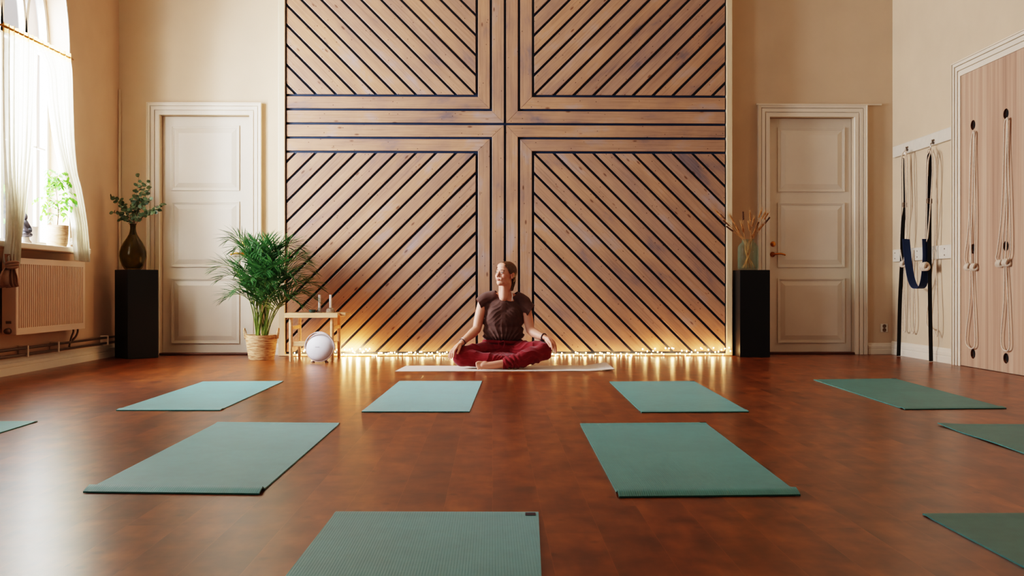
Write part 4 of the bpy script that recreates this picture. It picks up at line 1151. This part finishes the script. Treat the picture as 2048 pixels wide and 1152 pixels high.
hang('long knotted white rope from the veneer board hole nearer the corner', [
    [(1947,262), (1943,280), (1941,330), (1937,450), (1930,510), (1931,524), (1936,532)], [(1948,262), (1947,300), (1945,400), (1942,480), (1943,530)],
    [(1949,264), (1949,320), (1951,430), (1950,500), (1950,528)], [(1946,262), (1941,300), (1939,400), (1940,470), (1941,528)],
    [(1941,536), (1940,600), (1933,660), (1932,684), (1937,694), (1944,697), (1950,690), (1950,660), (1947,600), (1944,536)]], XR-.045, [(1936, 534), (1948, 534)])
hang('long knotted white rope from the veneer board hole nearer the photo edge', [
    [(2015,235), (2009,250), (2007,330), (2003,430), (1995,500), (1992,516), (1998,527)], [(2015,235), (2013,300), (2010,420), (2006,480), (2005,525)],
    [(2016,236), (2016,300), (2020,420), (2021,500), (2016,524)], [(2014,235), (2012,330), (2014,430), (2012,500), (2010,525)],
    [(2009,530), (2008,600), (2003,660), (2003,690), (2009,701), (2017,699), (2019,680), (2016,600), (2012,530)]], XR-.045, [(2000, 527), (2013, 525)], 1.2)
for px, py in ((1948, 259), (2015, 231)):
    p = onX(px, py, XR-.025)
# socket
c = onY(1768, 656, WY); mb = MB(); mb.bbox((c.x-.037, WY-.009, c.z-.042), (c.x+.037, WY-.0005, c.z+.042), .003)
so = mb.build('wall_socket', M['wallplate'], None); tag(so, 'white double power socket low on the wall right of the door', 'socket')
for dz in (-.019, .019):
    mb = MB(); mb.lathe([(.017, 0), (.019, .002), (.015, .002), (.013, -.0), (0, -.0)], (c.x, WY-.0092, c.z+dz), 20, mat=Matrix.Rotation(R(90), 4, 'X'), cap=False); mb.build('outlet', M['darksteel'], so, True)
# ================================================================ PERSON
PB = onY(1003, 700, 8.30); PB.z = 0.0055      # point on the mat between the crossed legs
def W(x, y, z): return Vector((x, y, z))
def limb(mb, pts, rad, n=14, k=5):
    q = catmull(pts, k); m = len(pts); rr = []
    for i in range(len(q)):
        t = i/k; a = min(int(t), m-2); f = t-a; rr.append(rad[a]*(1-f)+rad[a+1]*f)
    mb.tube(q, rr, n)
    for p, r in zip(pts, rad): mb.ball(p, r*.985, 14, 10)
def blob(name, mb, voxel, smooth, mat, parent=None, disp=None, cut=None, color=None, solid=None, base=None):
    """fuse overlapping closed pieces into one continuous skin"""
    me = bpy.data.meshes.new(name); me.from_pydata(mb.v, [], mb.f); me.update()
    tmp = bpy.data.objects.new('tmp', me); col.objects.link(tmp)
    m = tmp.modifiers.new('r', 'REMESH'); m.mode = 'VOXEL'; m.voxel_size = voxel; m.adaptivity = 0
    if smooth: m = tmp.modifiers.new('s', 'SMOOTH'); m.factor = .6; m.iterations = smooth
    bpy.context.view_layer.update(); dg = bpy.context.evaluated_depsgraph_get()
    res = bpy.data.meshes.new_from_object(tmp.evaluated_get(dg)); bpy.data.objects.remove(tmp)
    bm = bmesh.new(); bm.from_mesh(res); bm.normal_update()
    if disp:
        nr = [v.normal.copy() for v in bm.verts]
        for v, n in zip(bm.verts, nr): v.co += disp(v.co, n)
    if cut:
        kill = [v for v in bm.verts if cut(v.co)]; bmesh.ops.delete(bm, geom=kill, context='VERTS')
        # relax the ragged border
        for _ in range(6):
            bl = [e for e in bm.edges if e.is_boundary]; nb = {}
            for e in bl:
                for a, b in ((e.verts[0], e.verts[1]), (e.verts[1], e.verts[0])): nb.setdefault(a, []).append(b.co.copy())
            for v, l in nb.items():
                if len(l) == 2: v.co = v.co*.4+(l[0]+l[1])*.3
    bm.to_mesh(res); bm.free()
    for p in res.polygons: p.use_smooth = True
    res.name = name; res.materials.clear(); res.materials.append(mat)
    if color:
        a = res.color_attributes.new('tone', 'FLOAT_COLOR', 'POINT')
        for i, v in enumerate(res.vertices): a.data[i].color = color(v.co)
    o = bpy.data.objects.new(name, res); col.objects.link(o)
    if parent: o.parent = parent
    else: o.location = PB
    if solid: s = o.modifiers.new('s', 'SOLIDIFY'); s.thickness = solid; s.offset = 1
    return o

# ---- head frame
HS = .93
HM = Matrix.Translation(W(.030, .03, .765)) @ Matrix.Rotation(R(-40), 4, 'Z') @ Matrix.Rotation(R(-7), 4, 'X') @ Matrix.Rotation(R(3), 4, 'Y') @ Matrix.Scale(HS, 4)
HI = HM.inverted()
def H(x, y, z): return HM @ Vector((x, y, z))
def hb(mb, c, r, n=18, m=12, rot=None):
    rm = HM.to_3x3()
    if rot: rm = rm @ rot
    mb.ball(H(*c), r, n, m, mat=rm)
def Rm(a, ax): return Matrix.Rotation(R(a), 3, ax)

body = MB()
# skull, jaw, face
hb(body, (0, .018, .030), (.073, .093, .083), 28, 18)
hb(body, (0, -.022, .018), (.066, .066, .082), 28, 18)
hb(body, (0, -.028, -.035), (.056, .060, .066), 24, 16)
hb(body, (0, -.058, -.088), (.026, .026, .020)); hb(body, (0, -.045, -.078), (.042, .036, .024))
for s in (-1, 1):
    hb(body, (s*.036, -.056, -.022), (.024, .024, .026)); hb(body, (s*.040, -.012, -.052), (.018, .038, .032))
    hb(body, (s*.026, -.074, .029), (.021, .010, .0075))
    hb(body, (s*.020, -.072, -.042), (.020, .016, .022))
    hb(body, (s*.011, -.094, -.029), (.0075, .010, .007))
    hb(body, (s*.075, .012, -.004), (.006, .018, .030), rot=Rm(8, 'X')); hb(body, (s*.079, .022, .006), (.006, .012, .020))
    hb(body, (s*.077, .008, -.026), (.006, .009, .009))
    hb(body, (s*.0305, -.0705, .0075), (.0165, .0140, .0115))
limb(body, [H(0, -.080, .028), H(0, -.089, .010), H(0, -.098, -.012), H(0, -.104, -.025)], [.0075*HS, .0075*HS, .0085*HS, .0095*HS], 12)
hb(body, (0, -.0875, -.050), (.018, .009, .0042)); hb(body, (0, -.0865, -.0585), (.016, .0095, .0052)); hb(body, (0, -.0905, -.0475), (.006, .006, .004))
hb(body, (0, -.055, .065), (.050, .030, .035))
# neck, chest
limb(body, [W(.030, .075, .70), W(.028, .085, .63), W(.022, .095, .56)], [.052, .0515, .062], 20)
limb(body, [H(.0, .02, -.03), W(.03, .065, .66)], [.05, .052])
limb(body, [W(.025, .04, .69), W(.020, .035, .575)], [.030, .030])
body.ball(W(.018, .10, .50), (.135, .078, .085), 24, 16); body.ball(W(.018, .10, .38), (.125, .085, .13), 24, 16); body.ball(W(.012, .12, .22), (.13, .09, .12), 24, 16); body.ball(W(.01, .13, .13), (.155, .11, .09), 24, 16)
for s, sh in ((-1, W(-.148, .10, .538)), (1, W(.185, .10, .532))):
    limb(body, [W(.02+s*.045, .10, .575), W(.02+s*.10, .105, .560), sh], [.045, .040, .046])
# collar bones
body.ball(W(.040, .084, .552), (.078, .050, .050), 24, 14)
# arms
def hand(mb, wrist, kn, tips, thumb, palm_n, pw=.036):
    """wrist, knuckle centre, four finger tip points (index..little), thumb points, unit vector across the palm (index side)"""
    ac = palm_n
    mb_ = mb
    for j in range(4):
        o = ac*pw*(1-2*j/3)
        kj = kn[j]
        limb(mb_, [wrist+ac*.010*(1-2*j/3), wrist.lerp(kj, .55)+palm_up*.004, kj], [.0155, .0135, .0095], 10)
        mid = kj.lerp(tips[j], .45)+palm_up*(.010 if j < 3 else .008)
        mid2 = kj.lerp(tips[j], .75)+palm_up*.005
        r = .0085 if j < 3 else .0074
        limb(mb_, [kj, mid, mid2, tips[j]], [r*1.08, r, r*.94, r*.78], 10)
    limb(mb_, thumb, [.014, .0115, .0098, .0082][:len(thumb)], 10)
# image-left arm
limb(body, [W(-.148, .10, .538), W(-.170, .085, .46), W(-.190, .07, .38), W(-.203, .055, .315)], [.047, .045, .041, .036], 18)
limb(body, [W(-.203, .055, .315), W(-.236, .015, .283), W(-.285, -.04, .243), W(-.328, -.085, .207)], [.037, .0385, .031, .0225], 18)
palm_up = W(-.5, -.3, .8).normalized()
wr = W(-.332, -.092, .203)
kn = [W(-.362, -.160, .172), W(-.379, -.150, .168), W(-.394, -.136, .160), W(-.404, -.120, .151)]
hand(body, wr, kn, [W(-.388, -.200, .100), W(-.404, -.188, .088), W(-.419, -.170, .083), W(-.430, -.145, .090)], [W(-.334, -.108, .195), W(-.338, -.140, .176), W(-.346, -.165, .152), W(-.356, -.180, .128)], W(1, -.3, .1).normalized())
# image-right arm
limb(body, [W(.185, .10, .532), W(.208, .085, .455), W(.226, .07, .375), W(.240, .05, .305)], [.047, .045, .041, .036], 18)
limb(body, [W(.240, .05, .305), W(.272, .01, .283), W(.318, -.045, .262), W(.352, -.085, .252)], [.037, .0385, .031, .0225], 18)
palm_up = W(.5, -.3, .8).normalized()
wr = W(.356, -.092, .250)
kn = [W(.385, -.160, .232), W(.403, -.150, .232), W(.417, -.136, .226), W(.427, -.120, .216)]
hand(body, wr, kn, [W(.407, -.196, .158), W(.424, -.184, .140), W(.438, -.166, .130), W(.444, -.142, .135)], [W(.360, -.108, .240), W(.368, -.140, .222), W(.380, -.165, .202), W(.392, -.178, .180)], W(-1, -.3, .1).normalized())
# legs (inside the trousers) and feet
K1, K2 = W(-.335, -.085, .098), W(.355, -.075, .140)
A1, A2 = W(.075, -.125, .050), W(.015, -.225, .048)
limb(body, [W(-.075, .10, .12), W(-.21, .0, .11), K1], [.080, .07, .058]); limb(body, [W(.095, .10, .12), W(.23, .01, .13), K2], [.080, .07, .058])
limb(body, [K1, W(-.13, -.13, .07), A1], [.055, .05, .034]); limb(body, [K2, W(.19, -.17, .085), A2], [.055, .048, .033])
# visible foot, toes to the left, resting on its outer side
limb(body, [A2, W(-.035, -.238, .042), W(-.09, -.248, .036), W(-.150, -.255, .034)], [.034, .032, .030, .027], 16)
body.ball(W(.02, -.215, .034), (.035, .030, .030)); body.ball(W(-.135, -.250, .050), (.035, .022, .022)); body.ball(W(-.15, -.258, .026), (.03, .022, .02))
for j, (dz, ln, r) in enumerate(((.060, .040, .0125), (.046, .042, .0098), (.034, .038, .0092), (.024, .034, .0086), (.015, .028, .0080))):
    b = W(-.160, -.252-.006*j, dz-.002); limb(body, [b, b+W(-ln*.6, -.004, .003), b+W(-ln, -.010, -.003)], [r, r*.92, r*.85], 10)
limb(body, [A1, W(.13, -.105, .045), W(.18, -.08, .045)], [.032, .028, .020])
for v in body.v: v.z = max(v.z, .003)

SK = srgb(218, 158, 132)
def tone(c):
    p = HI @ c; k = Vector(SK[:3])
    if p.z > -.14 and p.length < .2:
        def g(x, y, z, s): return math.exp(-((p.x-x)**2+(p.y-y)**2+(p.z-z)**2)/s**2)
        ck = g(.045, -.07, -.02, .024)+g(-.045, -.07, -.02, .024)+.8*g(0, -.108, -.024, .014)
        k = k.lerp(Vector(srgb(214, 128, 108)[:3]), min(.6, ck*.6))
        lip = math.exp(-((p.z+.0545)/.0075)**2-((p.x)/.0185)**4)*(1 if p.y < -.078 else 0)
        k = k.lerp(Vector(srgb(176, 86, 80)[:3]), min(.9, lip))
        ln = math.exp(-((p.z+.0540)/.0016)**2-((p.x)/.019)**4)*(1 if p.y < -.078 else 0); k = k.lerp(Vector(srgb(96, 40, 36)[:3]), ln*.8)
        for s in (-1, 1):
            br = math.exp(-((p.z-.0285-.004*math.cos((abs(p.x)-.03)*60))/.0034)**2-((abs(p.x)-.032)/.0165)**4)*(1 if p.y < -.055 else 0)
            k = k.lerp(Vector(srgb(130, 88, 62)[:3]), br*.45)
        es = g(.031, -.083, .009, .014)+g(-.031, -.083, .009, .014); k = k.lerp(Vector(srgb(190, 128, 104)[:3]), min(.5, es*.5))
        no = g(.0085, -.105, -.0345, .0045)+g(-.0085, -.105, -.0345, .0045); k = k.lerp(Vector(srgb(90, 40, 32)[:3]), min(.8, no))
        for s in (-1, 1): k = k.lerp(Vector(srgb(186, 98, 76)[:3]), min(.6, .8*g(s*.078, .006, 0, .014)))
    else:
        # knuckles and toes slightly pinker
        if c.z < .27 and abs(c.x) > .36: k = k.lerp(Vector(srgb(214, 140, 118)[:3]), .3)
        if c.z < .08: k = k.lerp(Vector(srgb(210, 138, 116)[:3]), .35)
    return (k.x, k.y, k.z, 1)
person = blob('person', body, .0030, 6, M['skin'], color=tone)
tag(person, 'person in brown top and dark red trousers sitting cross-legged, looking to the left', 'person')

# ---- eyes and brows
for s in (-1, 1):
    mb = MB(); hb(mb, (s*.0305, -.0765, .0068), (.0105, .0115, .0075), 16, 12)
    o = mb.build('eye', M['eye'], person, True); o.location = (0, 0, 0)
    mb = MB(); hb(mb, (s*.0305-.0012, -.0855, .0074), (.0048, .0030, .0048), 14, 8); q = mb.build('iris', M['iris'], o, True); q.location = (0, 0, 0)
    mb = MB(); pts = [H(s*.0305+.0125*math.cos(a), -.0835-.0045*math.sin(a), .0085+.0058*math.sin(a)) for a in [math.pi*i/8 for i in range(9)]]
    mb.tube(pts, .0011, 6); q = mb.build('eyelash', M['lash'], person, True); q.location = (0, 0, 0)
    mb = MB(); pts = [H(s*(.014+.036*t), -.0885+.0145*t*t+.002, .0265+.006*math.sin(math.pi*min(1, t*.95+.1))-.003*t) for t in [i/8 for i in range(9)]]
    mb.tube(pts, [.0016+.0012*math.sin(math.pi*i/9+.3) for i in range(9)], 6); q = mb.build('eyebrow', M['brow'], person, True); q.location = (0, 0, 0)

# ---- hair
hair = MB()
hb(hair, (0, .022, .034), (.0795, .0975, .0855), 32, 22); hb(hair, (0, -.012, .040), (.0725, .0775, .0690), 30, 20)
hb(hair, (0, .055, -.02), (.062, .058, .055), 24, 16)
def haircut(c):
    p = HI @ c; ax = abs(p.x)
    # hairline height as a function of depth
    y = p.y
    pts = [(-.12, .088), (-.085, .080), (-.06, .062), (-.035, .030), (-.015, .004), (.0, .010), (.012, .028), (.028, .022), (.036, -.02), (.05, -.055), (.12, -.062)]
    h = pts[-1][1]
    for (a, b), (c2, d) in zip(pts, pts[1:]):
        if a <= y <= c2: h = b+(d-b)*(y-a)/(c2-a); break
    if y < -.12: h = .088
    h += .012*max(0, 1-ax/.012)*(1 if y < -.05 else 0)
    return p.z < h
def hairdisp(c, n):
    p = HI @ c
    g = -.0035*math.exp(-(p.x/.004)**2)*(1 if p.z > .04 and p.y < .05 else 0)
    ang = math.atan2(p.x, p.z+.02)
    return n*(g+.0006*math.sin(ang*64))
ho = blob('hair', hair, .0024, 8, M['hair'], person, disp=hairdisp, cut=haircut, solid=.0035)
mb = MB()
for i in range(7):
    t = i/6; c = H(.018+.012*t, .098-.030*t, -.030-.090*t)+W(.008, 0, 0)
    for s in (-1, 1): mb.ball(c+W(s*.006*(1-t*.3), s*.003, (-s)*.005), (.0115*(1.05-.45*abs(t-.4)), .011, .0125), 12, 8, mat=Rm(s*25, 'Y'))
mb.ball(H(.034, .064, -.128)+W(.006, 0, 0), (.006, .006, .010), 10, 8)
q = mb.build('braid', M['hair'], ho, True); q.location = (0, 0, 0)

# ---- trousers
tr = MB()
tr.ball(W(.012, .125, .14), (.180, .125, .105), 28, 18); limb(tr, [W(.012, .12, .14), W(.012, .115, .215)], [.12, .1])
tr.ball(W(.012, .12, .20), (.152, .098, .05), 24, 14)
limb(tr, [W(-.080, .10, .115), W(-.20, .01, .112), W(-.285, -.05, .105), K1+W(.01, .0, -.002)], [.098, .088, .080, .074], 20)
limb(tr, [W(.100, .10, .120), W(.22, .01, .130), W(.30, -.04, .143), K2+W(-.008, .0, .002)], [.098, .086, .076, .070], 20)
limb(tr, [K1+W(.01, -.01, -.01), W(-.20, -.115, .078), W(-.08, -.135, .068), W(.04, -.13, .062)], [.072, .066, .056, .048], 18)
limb(tr, [K2+W(-.01, -.008, -.01), W(.25, -.14, .108), W(.15, -.19, .075), W(.06, -.215, .060), W(.022, -.222, .052)], [.068, .070, .062, .051, .046], 18)
tr.ball(W(.0, -.03, .07), (.20, .12, .055), 24, 14)
for v in tr.v: v.z = max(v.z, .002)
def trdisp(c, n):
    d = 0
    # folds fanning from the crotch along the thighs, and rumples at the cuff
    a = math.atan2(c.z-.16, abs(c.x-.01)+.03)
    r = math.hypot(c.x-.01, c.z-.16)
    w3 = math.sin(a*11+4*noise.noise(c*8)); d += .006*(1-2*abs(w3)**.6)*min(1, r*6)*math.exp(-max(0, r-.25)*5)
    k = math.exp(-((c.x-.07)/.06)**2)*(1 if c.y < -.12 else 0)
    d += .006*k*math.sin(c.x*150+6*noise.noise(c*14)+c.z*60)
    d += .004*noise.noise(Vector((c.x*14, c.y*14, c.z*30)))
    for K in (K1, K2):
        q = (c-K).length; d += .0028*math.exp(-(q/.12)**2)*math.sin(q*110+4*noise.noise(c*12))
    return n*d
def trcut(c): return (c.x < .008 and c.y < -.20 and c.z < .11 and c.x > -.06 and (c-A2).length < .075) or c.z > .238
to_ = blob('trousers', tr, .0045, 5, M['trousers'], person, disp=trdisp, cut=trcut, solid=.002)
mb = MB()     # waistband and drawstring
q = [W(.012+.156*math.cos(a), .118+.104*math.sin(a), .208+.004*math.sin(2*a)) for a in [i*math.pi/24 for i in range(48)]]
mb.tube(q, .017, 8, closed=True, flat=1.0); o = mb.build('waistband', M['trousers'], to_, True); o.location = (0, 0, 0)
mb = MB()
for pts in ([(.0, -.001, .208), (-.012, -.012, .218), (-.024, -.010, .202), (-.022, -.012, .180), (-.026, -.010, .158)], [(.004, -.001, .208), (.016, -.012, .220), (.026, -.010, .203), (.022, -.012, .18), (.026, -.012, .160)], [(-.012, -.002, .208), (.0, -.012, .211), (.014, -.002, .208)]):
    mb.tube(catmull([W(a, b-.0, c) for a, b, c in pts], 5), .0032, 6)
o = mb.build('drawstring', M['trousers'], to_, True); o.location = (0, 0, 0)

# ---- top: loose brown T-shirt with cap sleeves
sh = MB()
sh.ball(W(.018, .10, .47), (.158, .098, .105), 30, 20); sh.ball(W(.018, .092, .39), (.166, .108, .12), 30, 20); sh.ball(W(.014, .105, .30), (.168, .112, .11), 30, 20); sh.ball(W(.016, .108, .255), (.176, .120, .058), 30, 16)
for s in (-1, 1): sh.ball(W(.016+s*.055, .042, .425), (.080, .052, .085), 20, 14)
limb(sh, [W(-.055, .10, .582), W(-.12, .10, .570), W(-.160, .098, .545)], [.050, .050, .052], 18); limb(sh, [W(.10, .10, .582), W(.155, .10, .565), W(.195, .098, .535)], [.050, .050, .052], 18)
sh.ball(W(.02, .105, .55), (.12, .062, .06), 24, 16)
limb(sh, [W(-.145, .10, .535), W(-.185, .09, .515), W(-.26, .083, .465)], [.054, .056, .075], 18); limb(sh, [W(.185, .10, .520), W(.225, .09, .475), W(.31, .083, .400)], [.054, .062, .085], 18)
limb(sh, [W(-.125, .10, .50), W(-.13, .10, .40)], [.05, .05]); limb(sh, [W(.165, .10, .49), W(.165, .10, .40)], [.05, .05])
def shcut(c):
    # sleeve openings
    if (c-W(-.217, .09, .573)).dot(W(-.90, -.1, -.43)) > 0 and c.z > .40 and c.x < -.13: return True
    if (c-W(.276, .09, .505)).dot(W(.84, -.1, -.54)) > 0 and c.z > .33 and c.x > .165: return True
    if c.x < -.19 and c.z < .42 or c.x > .215 and c.z < .34: return True
    # neck scoop
    q = c-W(.042, .06, .674)
    if (q.x/.106)**2+((q.y)/.15)**2+(q.z/.104)**2 < 1: return True
    return c.z > .64
def shdisp(c, n):
    d = .007*noise.noise(Vector((c.x*13, c.y*13, c.z*8)))
    lo = max(0, min(1, (.40-c.z)/.15))
    ang = math.atan2(c.x-.016, -(c.y-.10))
    fa = math.atan2(c.x-.006, c.z-.14)
    w1 = math.sin(fa*15+2.5*noise.noise(c*7)); d += lo*.0055*(1-2*abs(w1)**.6)*(1 if c.y < .12 else .4)
    # diagonal pulls from the shoulders
    for s in (-1, 1):
        if s*(c.x-.016) > .02:
            t = (c.z-.42)*1.0+s*(c.x-.016)*.9
            w2 = math.sin(t*80+3*noise.noise(c*9)); d += .0022*(1-2*abs(w2)**.6)*math.exp(-((c.z-.46)/.09)**2)
    return n*d
so_ = blob('top', sh, .0042, 22, M['shirt'], person, disp=shdisp, cut=shcut, solid=.002)
# bracelets, bra strap, necklace
def band(c, ax, r, th, mat, nm):
    ax = ax.normalized(); u = ax.orthogonal().normalized(); w_ = ax.cross(u); mb = MB()
    mb.tube([c+u*r*math.cos(a)+w_*r*math.sin(a) for a in [i*math.pi/12 for i in range(24)]], th, 8, closed=True)
    o = mb.build(nm, mat, person, True); o.location = (0, 0, 0)
band(W(-.318, -.075, .216), W(-.043, -.045, -.036), .0275, .0032, M['bracelet'], 'bracelet'); band(W(-.308, -.064, .225), W(-.043, -.045, -.036), .029, .0022, M['silver'], 'bracelet')
band(W(.345, -.077, .254), W(.034, -.04, -.010), .0285, .0042, M['bracelet'], 'bracelet')
mb = MB(); mb.tube(catmull([W(.082, .085, .618), W(.088, .05, .605), W(.090, .028, .575), W(.088, .015, .55)], 5), .0032, 6, flat=.5); o = mb.build('bra_strap', M['candle'], person, True); o.location = (0, 0, 0)
# ================================================================ LIGHT AND CAMERA
def area(name, loc, rot, sx, sy, energy, c, spread=180):
    L = bpy.data.lights.new(name, 'AREA'); L.shape = 'RECTANGLE'; L.size = sx; L.size_y = sy; L.energy = energy; L.color = c; L.spread = R(spread)
    o = bpy.data.objects.new(name, L); o.location = loc; o.rotation_euler = rot; col.objects.link(o); return o
for k, y in enumerate(WIN):
    area('window_daylight', (XL-.24 if k == 0 else XL-.03, y, 2.0 if k == 0 else 2.3), (0, R(-90), 0), 2.0 if k == 0 else 2.5, 1.16, [1500, 130, 15][k], (.86, .93, 1))
area('ceiling_fill', (.3, 3.0, 4.6), (0, 0, 0), 5, 7, 9, (1, .72, .45))  # added warm fill light, no known fitting up there
w = bpy.data.worlds.new('World'); bpy.context.scene.world = w; w.use_nodes = True
bg = w.node_tree.nodes['Background']; bg.inputs[0].default_value = (.93, .96, 1, 1); bg.inputs[1].default_value = 2.5
cam = bpy.data.cameras.new('camera'); co = bpy.data.objects.new('camera', cam); col.objects.link(co)
cam.sensor_width = 36; cam.lens = F/2048*36; co.location = (0, 0, CAM_H); co.rotation_euler = (R(90), 0, -YAW); cam.clip_start = .05
bpy.context.scene.camera = co
sc = bpy.context.scene
sc.view_settings.view_transform = 'Filmic'; sc.view_settings.look = 'High Contrast'; sc.view_settings.exposure = -.78; sc.view_settings.gamma = 1
